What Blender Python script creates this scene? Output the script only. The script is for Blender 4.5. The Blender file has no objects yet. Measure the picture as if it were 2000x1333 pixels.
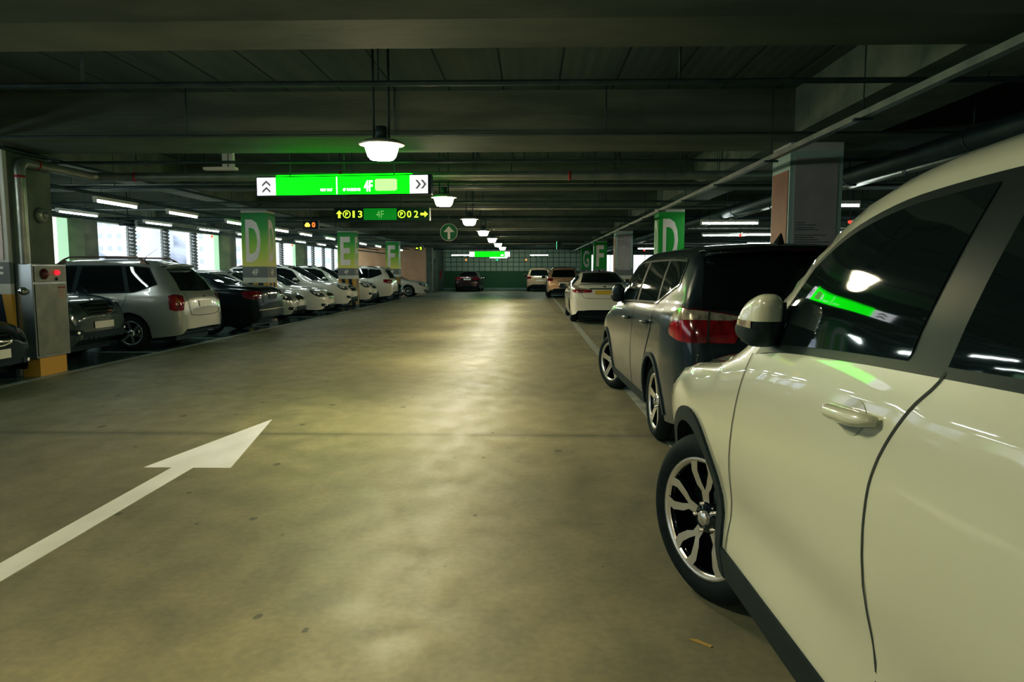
import bpy, bmesh, math, random
import numpy as np
from mathutils import Vector, Matrix
from mathutils.bvhtree import BVHTree
random.seed(7)
PI = math.pi
COL = bpy.context.scene.collection

# ------------------------------------------------------------------ materials
MATS = {}
def mat(name, col=(.5, .5, .5), rough=.5, metal=0., coat=0., emit=None, es=0., spec=None, trans=0., coat_rough=.03):
    if name in MATS: return MATS[name]
    m = bpy.data.materials.new(name); m.use_nodes = True
    b = m.node_tree.nodes['Principled BSDF']
    b.inputs['Base Color'].default_value = (*col, 1)
    b.inputs['Roughness'].default_value = rough
    b.inputs['Metallic'].default_value = metal
    b.inputs['Coat Weight'].default_value = coat
    b.inputs['Coat Roughness'].default_value = coat_rough
    if spec is not None: b.inputs['Specular IOR Level'].default_value = spec
    if trans: b.inputs['Transmission Weight'].default_value = trans
    if emit is not None:
        b.inputs['Emission Color'].default_value = (*emit, 1)
        b.inputs['Emission Strength'].default_value = es
    MATS[name] = m
    return m

def nodes_of(m):
    return m.node_tree.nodes, m.node_tree.links, m.node_tree.nodes['Principled BSDF']

def noise_mat(name, c1, c2, scale=3., rough=(.6, .8), bump=.0, detail=6., stretch=(1, 1, 1), metal=0., lo=.35, hi=.65):
    if name in MATS: return MATS[name]
    m = mat(name, c1, rough[0], metal)
    N, L, b = nodes_of(m)
    tc = N.new('ShaderNodeTexCoord'); mp = N.new('ShaderNodeMapping'); mp.inputs['Scale'].default_value = stretch
    L.new(tc.outputs['Object'], mp.inputs['Vector'])
    n = N.new('ShaderNodeTexNoise'); n.inputs['Scale'].default_value = scale; n.inputs['Detail'].default_value = detail
    L.new(mp.outputs[0], n.inputs['Vector'])
    r = N.new('ShaderNodeValToRGB'); r.color_ramp.elements[0].position = lo; r.color_ramp.elements[1].position = hi
    r.color_ramp.elements[0].color = (*c1, 1); r.color_ramp.elements[1].color = (*c2, 1)
    L.new(n.outputs['Fac'], r.inputs[0]); L.new(r.outputs[0], b.inputs['Base Color'])
    mr = N.new('ShaderNodeMapRange'); mr.inputs['To Min'].default_value = rough[0]; mr.inputs['To Max'].default_value = rough[1]
    L.new(n.outputs['Fac'], mr.inputs['Value']); L.new(mr.outputs[0], b.inputs['Roughness'])
    if bump:
        n2 = N.new('ShaderNodeTexNoise'); n2.inputs['Scale'].default_value = scale * 8; n2.inputs['Detail'].default_value = 8
        L.new(mp.outputs[0], n2.inputs['Vector'])
        bp = N.new('ShaderNodeBump'); bp.inputs['Strength'].default_value = bump; bp.inputs['Distance'].default_value = .02
        L.new(n2.outputs['Fac'], bp.inputs['Height']); L.new(bp.outputs[0], b.inputs['Normal'])
    return m

# ------------------------------------------------------------------ mesh builder
class MB:
    def __init__(s): s.v = []; s.f = []; s.mi = []; s.sm = []; s.cur = 0
    def face(s, idx, smooth=False): s.f.append(tuple(idx)); s.mi.append(s.cur); s.sm.append(smooth)
    def box(s, x0, x1, y0, y1, z0, z1):
        n = len(s.v)
        s.v += [(x0,y0,z0),(x1,y0,z0),(x1,y1,z0),(x0,y1,z0),(x0,y0,z1),(x1,y0,z1),(x1,y1,z1),(x0,y1,z1)]
        for q in ((0,3,2,1),(4,5,6,7),(0,1,5,4),(1,2,6,5),(2,3,7,6),(3,0,4,7)): s.face([n+i for i in q])
        return s
    def cbox(s, c, d, rot=None):
        n = len(s.v); hx, hy, hz = d[0]/2, d[1]/2, d[2]/2
        for x, y, z in ((-hx,-hy,-hz),(hx,-hy,-hz),(hx,hy,-hz),(-hx,hy,-hz),(-hx,-hy,hz),(hx,-hy,hz),(hx,hy,hz),(-hx,hy,hz)):
            p = Vector((x, y, z))
            if rot is not None: p = rot @ p
            s.v.append((p.x+c[0], p.y+c[1], p.z+c[2]))
        for q in ((0,3,2,1),(4,5,6,7),(0,1,5,4),(1,2,6,5),(2,3,7,6),(3,0,4,7)): s.face([n+i for i in q])
        return s
    def tube(s, pts, r, n=8, caps=True):
        pts = [Vector(p) for p in pts]; k = len(pts); rings = []
        rr = r if isinstance(r, (list, tuple)) else [r]*k
        ref = None
        for i, p in enumerate(pts):
            d = (pts[min(i+1, k-1)] - pts[max(i-1, 0)]).normalized()
            if ref is None:
                ref = Vector((0, 0, 1)) if abs(d.z) < .9 else Vector((1, 0, 0))
            a = d.cross(ref).normalized(); b = a.cross(d).normalized(); ref = b
            base = len(s.v)
            for j in range(n):
                t = 2*PI*j/n; q = p + (a*math.cos(t) + b*math.sin(t))*rr[i]; s.v.append(tuple(q))
            rings.append(base)
        for i in range(k-1):
            for j in range(n):
                s.face((rings[i]+j, rings[i]+(j+1) % n, rings[i+1]+(j+1) % n, rings[i+1]+j), True)
        if caps:
            s.face([rings[0]+j for j in range(n)][::-1]); s.face([rings[-1]+j for j in range(n)])
        return s
    def lathe(s, prof, n=24, axis='z', c=(0, 0, 0), smooth=True):
        base = len(s.v)
        for (r, h) in prof:
            for j in range(n):
                t = 2*PI*j/n; a, b = r*math.cos(t), r*math.sin(t)
                p = {'z': (a, b, h), 'y': (a, h, b), 'x': (h, a, b)}[axis]
                s.v.append((p[0]+c[0], p[1]+c[1], p[2]+c[2]))
        for i in range(len(prof)-1):
            for j in range(n):
                q = (base+i*n+j, base+i*n+(j+1) % n, base+(i+1)*n+(j+1) % n, base+(i+1)*n+j)
                s.face(q if axis != 'y' else q[::-1], smooth)
        if prof[0] == prof[-1]: return s
        if prof[0][0] > 1e-5: s.face([base+j for j in range(n)][::-1])
        if prof[-1][0] > 1e-5: s.face([base+(len(prof)-1)*n+j for j in range(n)])
        return s
    def prism(s, poly, fn, t0, t1):
        """poly: 2D outline; fn(u,v,t)->xyz"""
        n = len(s.v); k = len(poly)
        for t in (t0, t1):
            for (u, v) in poly: s.v.append(tuple(fn(u, v, t)))
        s.face([n+i for i in range(k)][::-1]); s.face([n+k+i for i in range(k)])
        for i in range(k): s.face((n+i, n+(i+1) % k, n+k+(i+1) % k, n+k+i))
        return s
    def grid(s, P, smooth=True, flip=False):
        n = len(s.v); R = len(P); C = len(P[0])
        for row in P:
            for p in row: s.v.append(tuple(p))
        for i in range(R-1):
            for j in range(C-1):
                q = (n+i*C+j, n+i*C+j+1, n+(i+1)*C+j+1, n+(i+1)*C+j)
                s.face(q[::-1] if flip else q, smooth)
        return s
    def mesh(s, name, mats):
        me = bpy.data.meshes.new(name); me.from_pydata([tuple(v) for v in s.v], [], s.f)
        if not isinstance(mats, (list, tuple)): mats = [mats]
        for m in mats: me.materials.append(m)
        me.polygons.foreach_set('material_index', s.mi); me.polygons.foreach_set('use_smooth', s.sm)
        me.update(); return me
    def build(s, name, mats, parent=None, loc=(0, 0, 0), rot=(0, 0, 0), fix=False):
        me = s.mesh(name, mats)
        if fix:
            bm = bmesh.new(); bm.from_mesh(me); bmesh.ops.recalc_face_normals(bm, faces=bm.faces); bm.to_mesh(me); bm.free()
        return link(name, me, parent, loc, rot)

def link(name, data, parent=None, loc=(0, 0, 0), rot=(0, 0, 0)):
    o = bpy.data.objects.new(name, data); COL.objects.link(o)
    o.location = loc; o.rotation_euler = rot
    if parent is not None: o.parent = parent
    return o
def tag(o, label=None, cat=None, group=None, kind=None):
    if label: o['label'] = label
    if cat: o['category'] = cat
    if group: o['group'] = group
    if kind: o['kind'] = kind
    return o
def thing(name, label, cat, loc=(0, 0, 0), rz=0., group=None):
    return tag(link(name, None, None, loc, (0, 0, rz)), label, cat, group)
def struct(name, mb, m, label=None, cat=None):
    o = mb.build(name, m); return tag(o, label, cat, kind='structure')
CH = {}
def copy_tree(o, parent=None, kids=None):
    c = o.copy(); COL.objects.link(c); c.parent = parent
    for ch in [x for x in bpy.data.objects if x.parent == o]: copy_tree(ch, c)
    return c

def bevel(o, w=.004, seg=2):
    md = o.modifiers.new('bevel', 'BEVEL'); md.width = w; md.segments = seg; md.limit_method = 'ANGLE'; md.angle_limit = .6
    return o

def text_part(name, body, m, parent, w, h, loc, rot=(PI/2, 0, 0), bold=.0, ext=.002, label=None, spacing=1.):
    """lettering converted to mesh, fitted to w x h, centred at loc"""
    cu = bpy.data.curves.new(name, 'FONT'); cu.body = body; cu.offset = bold; cu.extrude = 0; cu.space_character = spacing
    cu.resolution_u = 3
    t = bpy.data.objects.new('tmp', cu); COL.objects.link(t)
    dg = bpy.context.evaluated_depsgraph_get()
    me = bpy.data.meshes.new_from_object(t.evaluated_get(dg))
    bpy.data.objects.remove(t); bpy.data.curves.remove(cu)
    co = np.empty(len(me.vertices)*3); me.vertices.foreach_get('co', co); co = co.reshape(-1, 3)
    mn, mx = co.min(0), co.max(0); ce = (mn+mx)/2; sz = mx-mn
    co[:, 0] = (co[:, 0]-ce[0])*w/max(sz[0], 1e-6); co[:, 1] = (co[:, 1]-ce[1])*h/max(sz[1], 1e-6); co[:, 2] = 0
    me.vertices.foreach_set('co', co.ravel())
    me.materials.clear(); me.materials.append(m); me.update(); me.name = name
    o = link(name, me, parent, loc, rot)
    if label: o['label'] = label
    return o

def resample(pts, n):
    P = np.array(pts, float)
    if len(P) == 1: return np.repeat(P, n, 0)
    d = np.r_[0, np.cumsum(np.linalg.norm(np.diff(P, axis=0), axis=1))]
    if d[-1] < 1e-9: return np.repeat(P[:1], n, 0)
    t = np.linspace(0, d[-1], n)
    return np.stack([np.interp(t, d, P[:, k]) for k in range(P.shape[1])], 1)
def chaikin(pts, it=2):
    P = [tuple(p) for p in pts]
    for _ in range(it):
        if len(P) < 3: return P
        Q = [P[0]]
        for a, b in zip(P[:-1], P[1:]):
            a = np.array(a); b = np.array(b)
            Q += [tuple(a*.75+b*.25), tuple(a*.25+b*.75)]
        Q.append(P[-1]); P = Q
    return P
def pchip(xs, ys, x):
    xs = np.array(xs, float); ys = np.array(ys, float); o = np.argsort(xs); xs = xs[o]; ys = ys[o]
    h = np.diff(xs); d = np.diff(ys)/h; m = np.zeros_like(ys)
    for i in range(1, len(xs)-1):
        if d[i-1]*d[i] > 0:
            w1 = 2*h[i]+h[i-1]; w2 = h[i]+2*h[i-1]; m[i] = (w1+w2)/(w1/d[i-1]+w2/d[i])
    m[0] = d[0]; m[-1] = d[-1]
    x = np.clip(x, xs[0], xs[-1]); k = np.clip(np.searchsorted(xs, x, side='right')-1, 0, len(xs)-2)
    t = (x-xs[k])/h[k]
    return ((2*t**3-3*t**2+1)*ys[k] + (t**3-2*t**2+t)*h[k]*m[k] + (-2*t**3+3*t**2)*ys[k+1] + (t**3-t**2)*h[k]*m[k+1])
# ------------------------------------------------------------------ car materials
def paint(name, col, metal=0., rough=.35, coat=1.):
    return mat(name, col, rough, metal, coat)
GLASS = mat('tinted_glass', (.006, .008, .008), .03, 0, 0, spec=.7)
GLASSC = mat('lighter_tinted_glass', (.02, .025, .03), .04, 0, 0, spec=.9)
BLACK = noise_mat('black_plastic', (.012, .014, .015), (.022, .024, .026), 60, (.45, .6))
RUBBER = noise_mat('tyre_rubber', (.008, .008, .008), (.016, .016, .016), 30, (.7, .9), .1)
RUBBER.node_tree.nodes['Principled BSDF'].inputs['Specular IOR Level'].default_value = .25
BLACK.node_tree.nodes['Principled BSDF'].inputs['Specular IOR Level'].default_value = .25
GLOSSB = mat('gloss_black', (.006, .006, .007), .12, 0, .5)
SEAM = mat('panel_gap', (.03, .03, .024), .8)
CHROME = mat('chrome_trim', (.75, .75, .72), .12, 1.)
ALLOY = mat('silver_alloy', (.62, .62, .6), .28, .85, .3)
ALLOYD = mat('dark_alloy', (.02, .02, .022), .25, .6, .3)
REDL = noise_mat('red_lamp', (.10, .002, .006), (.38, .008, .015), 14, (.1, .2), stretch=(1, 1, .25))
REDL.node_tree.nodes['Principled BSDF'].inputs['Coat Weight'].default_value = 1.
REDD = mat('dark_red_lamp', (.16, .006, .010), .1, 0, 1.)
CLEARL = noise_mat('clear_lamp', (.30, .26, .20), (.75, .70, .58), 22, (.1, .2), metal=.5)
HEADL = mat('headlamp_glass', (.16, .17, .16), .07, .6, 1.)
HEADB = mat('headlamp_bulb', (.75, .75, .7), .1, .9, 1., (1, .95, .8), .15)
AMBER = mat('amber_lens', (.6, .16, .02), .15, 0, 1.)
PLATEW = mat('white_plate', (.7, .7, .66), .4)
PLATEY = mat('yellow_plate', (.62, .44, .03), .4)
DISC = mat('brake_disc', (.2, .19, .17), .35, 1.)

# ------------------------------------------------------------------ wheels
WCACHE = {}
def wheel_meshes(R, r, w, style, face, side):
    key = (R, r, w, style, face.name)
    if key in WCACHE: return WCACHE[key]
    t = MB(); h = w/2
    prof = [(r, -h+.02), (r+.02, -h+.004), ((R+r)/2, -h), (R-.035, -h+.012), (R-.008, -h+.035), (R, -h+.06), (R, -.004), (R-.006, 0), (R, .004),
            (R, h-.06), (R-.008, h-.035), (R-.035, h-.012), ((R+r)/2, h), (r+.02, h-.004), (r, h-.02)]
    t.lathe(prof[:], 48, 'y')
    t.f = [q for q in t.f if len(q) == 4]; t.mi = t.mi[:len(t.f)]; t.sm = t.sm[:len(t.f)]
    tyre = t.mesh('wheel', RUBBER)
    # +y is the outer side
    m = MB(); yo = h-.012
    m.lathe([(r-.004, -h+.02), (r-.012, yo-.02), (r-.02, yo-.04)], 40, 'y')
    m.f = [q for q in m.f if len(q) == 4]; m.mi = [1]*len(m.f); m.sm = m.sm[:len(m.f)]
    m.cur = 0; k = len(m.f)
    m.lathe([(r+.008, yo-.006), (r+.006, yo), (r-.006, yo), (r-.018, yo-.016)], 40, 'y')
    keep = [i for i, q in enumerate(m.f) if len(q) == 4]
    m.f = [m.f[i] for i in keep]; m.mi = [m.mi[i] for i in keep]; m.sm = [m.sm[i] for i in keep]
    def P(rr, a, y): return (rr*math.cos(a), y, rr*math.sin(a))
    def arm(path, wd, y0, y1, th=.025):
        """path: [(r,angle)], wd list of half widths"""
        pts = [Vector((q[0]*math.cos(q[1]), q[0]*math.sin(q[1]))) for q in path]; L = []; Rr = []
        for i, p in enumerate(pts):
            d = (pts[min(i+1, len(pts)-1)]-pts[max(i-1, 0)]).normalized(); nn = Vector((-d.y, d.x))
            L.append(p+nn*wd[i]); Rr.append(p-nn*wd[i])
        n0 = len(m.v); K = len(pts)
        for i in range(K):
            y = y0+(y1-y0)*i/(K-1)
            for q, yy in ((L[i], y), (Rr[i], y), (Rr[i], y-th), (L[i], y-th)): m.v.append((q.x, yy, q.y))
        for i in range(K-1):
            a = n0+4*i; b = a+4
            m.cur = 0; m.face((a, a+1, b+1, b)); m.cur = 1
            m.face((a+1, a+2, b+2, b+1)); m.face((a+3, a, b, b+3))
    hub = r*.24
    if style == 'twin':
        for k in range(5):
            a = 2*PI*k/5+.25
            for s in (-1, 1):
                arm([(hub*.9, a+s*.16), (r*.45, a+s*.10), (r*.58, a+s*.22), (r*.8, a+s*.27), (r-.005, a+s*.20)], [r*.045, r*.05, r*.065, r*.075, r*.085], yo-.03, yo-.006)
    elif style == 'five':
        for k in range(5):
            a = 2*PI*k/5+.3
            arm([(hub*.8, a), (r*.5, a), (r*.8, a), (r-.005, a)], [r*.16, r*.13, r*.15, r*.20], yo-.03, yo-.006)
    elif style == 'six':
        for k in range(6):
            a = 2*PI*k/6+.3
            arm([(hub*.8, a), (r*.5, a), (r-.005, a)], [r*.13, r*.11, r*.13], yo-.03, yo-.006)
    else:
        for k in range(10):
            a = 2*PI*k/10+.1
            arm([(hub*.8, a), (r*.5, a), (r-.005, a+.06)], [r*.05, r*.045, r*.07], yo-.03, yo-.006)
    m.cur = 1 if style == 'twin' else 0
    m.lathe([(hub*1.15, yo-.05), (hub*1.15, yo-.03), (hub, yo-.022), (hub*.6, yo-.02)], 24, 'y')
    rim = m.mesh('rim', [face, side])
    c = MB(); c.lathe([(.032, yo-.03), (.032, yo-.006), (.026, yo-.001), (.0, yo)], 20, 'y')
    for k in range(5):
        a = 2*PI*k/5; x, z = hub*1.0*math.cos(a), hub*1.0*math.sin(a)
        c.lathe([(.009, yo-.03), (.009, yo-.010), (.0, yo-.008)], 8, 'y', c=(x, 0, z))
    cap = c.mesh('hub_cap', CHROME if style != 'twin' else ALLOY)
    d = MB(); d.lathe([(.04, yo-.10), (r*.72, yo-.10), (r*.72, yo-.12), (.04, yo-.12)], 32, 'y'); disc = d.mesh('brake_disc', DISC)
    WCACHE[key] = (tyre, rim, cap, disc); return WCACHE[key]

def add_wheel(car, x, y, R, r, w, style, face, side, steer=0., detail=True):
    ty, ri, ca, di = wheel_meshes(R, r, w, style, face, side)
    s = 1 if y > 0 else -1
    o = link('wheel', ty, car, (x, y, R), (0, 0, (0 if s > 0 else PI)+steer))
    link('rim', ri, o); 
    if detail: link('hub_cap', ca, o); link('brake_disc', di, o)
    return o

# ------------------------------------------------------------------ body
class Car:
    def __init__(s, sp, col, name, label, loc, rz, steer=0., lod=1., group=None):
        s.sp = sp; s.paint = col; s.lod = lod
        s.root = thing(name, label, 'car', loc, rz, group)
        s.W = sp['W']/2; s.xf = sp['xf']; s.xr = sp['xr']; s.R = sp.get('R', .33); s.Ra = s.R+sp.get('arch', .055)
        s.xw = (sp['ax']/2, -sp['ax']/2)
        s.body_mesh(); s.wheels(steer)
    def widths(s, x):
        xr, xf = s.xr, s.xf; tf = s.sp.get('taper_f', 1.); tr = s.sp.get('taper_r', 1.)
        xs = [xr, xr+.03, xr+.10, xr+.25, xr+.6, 0, xf-1.0, xf-.6, xf-.3, xf-.12, xf-.03, xf]
        k = [1-.16*tr, 1-.11*tr, 1-.065*tr, 1-.03*tr, 1, 1, 1, 1-.02*tf, 1-.075*tf, 1-.16*tf, 1-.24*tf, 1-.30*tf]
        return s.W*pchip(xs, k, x)
    def zb(s, x):
        sp = s.sp; b = sp.get('sill', .24); xr, xf = s.xr, s.xf
        return pchip([xr, xr+.05, xr+.2, xr+.7, xf-.8, xf-.2, xf-.05, xf], [b+.16, b+.07, b+.04, b, b, b-.02, b+.0, b+.1], x)
    def top(s, x): return pchip([p[0] for p in s.sp['top']], [p[1] for p in s.sp['top']], x)
    def edge(s, x):
        e = s.sp['edge']; return pchip([p[0] for p in e], [p[1] for p in e], x), pchip([p[0] for p in e], [p[2] for p in e], x)
    def belt(s, x): return pchip([p[0] for p in s.sp['belt']], [p[1] for p in s.sp['belt']], x)
    def zr(s, x): return float(s.top(x)-s.edge(x)[1])
    def section(s, x):
        W = float(s.widths(x)); zb = float(s.zb(x)); zc = float(s.top(x)); we, dr = [float(q) for q in s.edge(x)]
        we = min(we, W*.93); zr = zc-dr; zs = min(float(s.belt(x)), zr-.045); zw = min(s.sp.get('zw', .70), zs-.12)
        Ws = W*.965
        c = [(W*.945, zb), (W*.972, zb+.3*(zw-zb)), (W, zw), (W*.992, (zw+zs)/2+.02), (Ws, zs-.02), (Ws-.022, zs+.012)]
        g0 = np.array((Ws-.028, zs+.024)); g1 = np.array((we+.012, zr-.03)); mid = (g0+g1)/2+np.array((.012*min(1, max(0, (zr-zs)/.4)), 0))
        ga = g0+(g1-g0)*.14+np.array((.0058, 0))*min(1, max(0, (zr-zs)/.4)); gb = g0+(g1-g0)*.86+np.array((.0058, 0))*min(1, max(0, (zr-zs)/.4))
        c += [tuple(g0), tuple(ga), tuple(mid), tuple(gb), tuple(g1), (we-.03, zr+.004), (we*.72, zr+(zc-zr)*.62), (we*.36, zr+(zc-zr)*.92), (0, zc)]
        if s.sp.get('sculpt'): k_ = s.sp['sculpt']; c[0] = (W*.965, zb); c[1:2] = [(W*.986, zb+.10)]; c[2] = (W, zw); c.insert(2, (W*(.985-.018*k_), zb+.27)); c.pop(5)
        C = np.array(c)
        if 1:
            for i in range(6, 12):
                if C[i, 1] < C[i-1, 1]: C[i, 1] = C[i-1, 1]+.001
        # catmull-rom
        E = np.vstack([2*C[0]-C[1], C, C[-1]*[-1, 1]+[2*0, 0]]); E[-1] = (-C[-2][0], C[-2][1])
        out = []; sh = 0
        for i in range(1, len(E)-2):
            p0, p1, p2, p3 = E[i-1], E[i], E[i+1], E[i+2]
            m = 4 if s.lod >= 1 else 2
            if i == 5: sh = len(out)
            d1 = np.linalg.norm(p2-p1)+1e-9; d0 = np.linalg.norm(p1-p0)+1e-9; d2 = np.linalg.norm(p3-p2)+1e-9
            m1 = ((p2-p1)/d1*d0+(p1-p0)/d0*d1)/(d0+d1)*d1; m2 = ((p3-p2)/d2*d1+(p2-p1)/d1*d2)/(d1+d2)*d1
            for k in range(m):
                t = k/m
                out.append((2*t**3-3*t*t+1)*p1+(t**3-2*t*t+t)*m1+(-2*t**3+3*t*t)*p2+(t**3-t*t)*m2)
        out.append(E[-2]); return np.array(out), sh
    def body_mesh(s):
        xr, xf, Ra, R = s.xr, s.xf, s.Ra, s.R
        st = set()
        step = .07 if s.lod >= 1 else .11
        n = int((xf-xr)/step)
        for i in range(n+1): st.add(round(xr+(xf-xr)*i/n, 4))
        for d in (.008, .02, .035, .055, .08, .11, .15, .2): st.add(round(xr+d, 4)); st.add(round(xf-d, 4))
        for xw in s.xw:
            for k in range(0, 25 if s.lod >= 1 else 13):
                a = PI*k/(24 if s.lod >= 1 else 12); st.add(round(xw+Ra*math.cos(a), 4))
            st.add(round(xw+Ra+.004, 4)); st.add(round(xw-Ra-.004, 4))
        for p in s.sp['top']: st.add(round(p[0], 4))
        st = sorted(st); X = [st[0]]
        for x in st[1:]:
            if x-X[-1] > .0035: X.append(x)
        N1, N2 = (12, 30) if s.lod >= 1 else (7, 16)
        rows = []
        for x in X:
            P, sh = s.section(x); z0 = -1
            for xw in s.xw:
                if abs(x-xw) <= Ra+1e-4: z0 = R+math.sqrt(max(Ra*Ra-(x-xw)**2, 0))
            A = P[:sh+1]; B = P[sh:]
            if z0 > A[0, 1]:
                zz = A[:, 1]; z0 = min(z0, zz[-1]-.03)
                k = int(np.searchsorted(zz, z0)); k = max(1, min(k, len(zz)-1)); t = (z0-zz[k-1])/(zz[k]-zz[k-1]+1e-9)
                q = A[k-1]+(A[k]-A[k-1])*t; A = np.vstack([q, A[k:]])
            h = np.vstack([resample(A, N1), resample(B, N2)[1:]])
            # plan bow at both ends
            row = []
            we = max(0., 1-(x-xr)/.5)**2; wf = max(0., 1-(xf-x)/.5)**2
            for y, z in h:
                q = 1-(y/s.W)**2
                row.append((x-.07*we*q+.09*wf*q, y, z))
            rows.append(row)
        K = len(rows[0]); m = MB()
        for row in rows:
            full = [(p[0], p[1], p[2]) for p in row]+[(p[0], -p[1], p[2]) for p in row[-2::-1]]
            m.v += full
        F = 2*K-1
        for i in range(len(rows)-1):
            for j in range(F-1):
                a = i*F+j; m.face((a, a+1, a+F+1, a+F), True)
        # end caps with bow
        for i, fl in ((0, True), (len(rows)-1, False)):
            row = rows[i]; x0 = X[i]; base = []
            we = max(0., 1-(x0-xr)/.5)**2; wf = max(0., 1-(xf-x0)/.5)**2
            for (px, y, z) in row[:-1]:
                r = []
                for k in range(13):
                    yy = y*(1-2*k/12); q = 1-(yy/s.W)**2
                    r.append((x0-.07*we*q+.09*wf*q, yy, z))
                base.append(r)
            base.append([base[-1][k] if False else (row[-1][0], 0, row[-1][2]) for k in range(13)])
            m.grid(base, True, flip=not fl)
        s.V = m.v; s.bvh = BVHTree.FromPolygons([Vector(v) for v in m.v], m.f)
        o = m.build('body', s.paint, s.root, fix=False)
        s.body = o
        bm = bmesh.new(); bm.from_mesh(o.data); bmesh.ops.remove_doubles(bm, verts=bm.verts, dist=.0006)
        bmesh.ops.recalc_face_normals(bm, faces=bm.faces); 
        for f in bm.faces: f.smooth = True
        bm.to_mesh(o.data); bm.free()
        # underbody, liners
        u = MB(); wi = s.W-.26; zt = .5
        u.box(xr+.22, xf-.25, -wi, wi, .17, zt); 
        u.box(s.xw[1]+Ra+.01, s.xw[0]-Ra-.01, -s.W*.9, s.W*.9, s.sp.get('sill', .24)+.005, .42)
        u.box(xr+.12, s.xw[1]-Ra-.01, -s.W*.84, s.W*.84, s.sp.get('sill', .24)+.06, .5)
        u.box(s.xw[0]+Ra+.01, xf-.16, -s.W*.72, s.W*.72, s.sp.get('sill', .24)+.02, .5)
        u.build('underbody', BLACK, s.root)
        for xw in s.xw:
            for sg in (1, -1):
                l = MB(); P = []
                for k in range(17):
                    a = PI*k/16; x = xw+(Ra-.002)*math.cos(a); z = R+(Ra-.002)*math.sin(a)
                    y1 = s.half(x, min(z, .8))-.012
                    P.append([(x, sg*y1, z), (x, sg*(s.W-.30), z)])
                l.grid(P); l.build('wheel_well', BLACK, s.root)
    def half(s, x, z):
        h = s.bvh.ray_cast(Vector((x, 3, z)), Vector((0, -1, 0)))
        return h[0].y if h[0] is not None else s.W*.97
    def ray(s, plane, u, v, sg):
        if plane == 'side': o = Vector((u, 3*sg, v)); d = Vector((0, -sg, 0))
        elif plane == 'rear': o = Vector((-5, u*sg, v)); d = Vector((1, 0, 0))
        elif plane == 'front': o = Vector((5, u*sg, v)); d = Vector((-1, 0, 0))
        elif plane == 'top': o = Vector((u, v*sg, 4)); d = Vector((0, 0, -1))
        elif plane in ('cf', 'cr'):   # wrap round a front / rear corner; u = degrees, 0 = straight ahead / behind, 90 = side
            u = 38+(u-38)*.42 if u > 38 else u; px = s.xf-.75 if plane == 'cf' else s.xr+.75; py = (s.W-.62)*sg; a = math.radians(u)
            e = Vector((math.cos(a)*(1 if plane == 'cf' else -1), math.sin(a)*sg, 0))
            o = Vector((px, py, v))+e*3; d = -e
        h = s.bvh.ray_cast(o, d, 6)
        if h[0] is None or (plane == 'side' and h[0].y*sg < .25):
            h = s.bvh.find_nearest(o+d*(3-s.W if plane in ('side',) else 2.2))
            n = h[1]
            if n.dot(-d) < 0: n = -n
            return h[0], n, d
        n = h[1]
        if n.dot(-d) < 0: n = -n
        return h[0], n, d
    def patch(s, name, bot, top, plane, m, off=.004, sg=1, nu=None, nv=8, skirt=.0, parent=None, smooth=1, label=None, bulge=0.):
        nu = nu or (18 if s.lod >= 1 else 9)
        if s.lod < 1: nv = max(3, nv//2)
        b = resample(chaikin(bot, smooth), nu); t = resample(chaikin(top, smooth), nu); P = []; D = []
        for j in range(nv):
            k = j/(nv-1); row = []; dr = []
            for i in range(nu):
                uv = b[i]*(1-k)+t[i]*k
                p, n, d = s.ray(plane, uv[0], uv[1], sg)
                bb = bulge*(1-(2*k-1)**2)*(1-(2*i/(nu-1)-1)**4)
                row.append(p+n*(off+bb)); dr.append((p, n))
            P.append(row); D.append(dr)
        mb = MB(); mb.grid(P, True)
        if skirt:
            ring = [(0, i) for i in range(nu)]+[(j, nu-1) for j in range(1, nv)]+[(nv-1, i) for i in range(nu-2, -1, -1)]+[(j, 0) for j in range(nv-2, 0, -1)]
            A = [P[j][i] for j, i in ring]+[P[0][0]]; B = [D[j][i][0]-D[j][i][1]*skirt for j, i in ring]+[D[0][0][0]-D[0][0][1]*skirt]
            mb.grid([A, B], False)
        par = parent or s.root
        o = mb.build(name, m, par, fix=False)
        # normals outward
        me = o.data; c = sum((D[j][i][1] for j in range(nv) for i in range(nu)), Vector())
        if me.polygons and sum((Vector(p.normal) for p in list(me.polygons)[:(nu-1)*(nv-1)]), Vector()).dot(c) < 0: me.flip_normals()
        if label: o['label'] = label
        return o
    def ribbon(s, name, pts, wd, plane, m, off=.0055, sg=1, parent=None, smooth=2, closed=False, n=None):
        P = chaikin(pts, smooth); n = n or (40 if s.lod >= 1 else 16); P = resample(P, n)
        sc = 1. if plane not in ('cf', 'cr') else 1.
        d = np.gradient(P, axis=0); 
        if plane in ('cf', 'cr'): d[:, 0] *= .013
        L = np.linalg.norm(d, axis=1, keepdims=True)+1e-9; d = d/L; nn = np.stack([-d[:, 1], d[:, 0]], 1)
        if plane in ('cf', 'cr'): nn[:, 0] /= .013
        a = P+nn*wd/2; b = P-nn*wd/2
        mb = MB(); rows = [[], []]
        for r, q in zip(rows, (a, b)):
            for u, v in q:
                p, nr, dd = s.ray(plane, u, v, sg); r.append(p+nr*off)
        mb.grid(rows, True); return mb.build(name, m, parent or s.root)
    def wheels(s, steer):
        sp = s.sp; w = sp.get('tw', .22); yc = s.W-w/2-sp.get('inset', .03)
        for i, x in enumerate(s.xw):
            for sg in (1, -1):
                add_wheel(s.root, x, sg*yc, s.R, sp.get('rim', .215), w, sp.get('spokes', 'five'), sp.get('alloy', ALLOY), sp.get('alloyd', ALLOYD),
                          steer if i == 0 else 0., s.lod >= .7)

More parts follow.
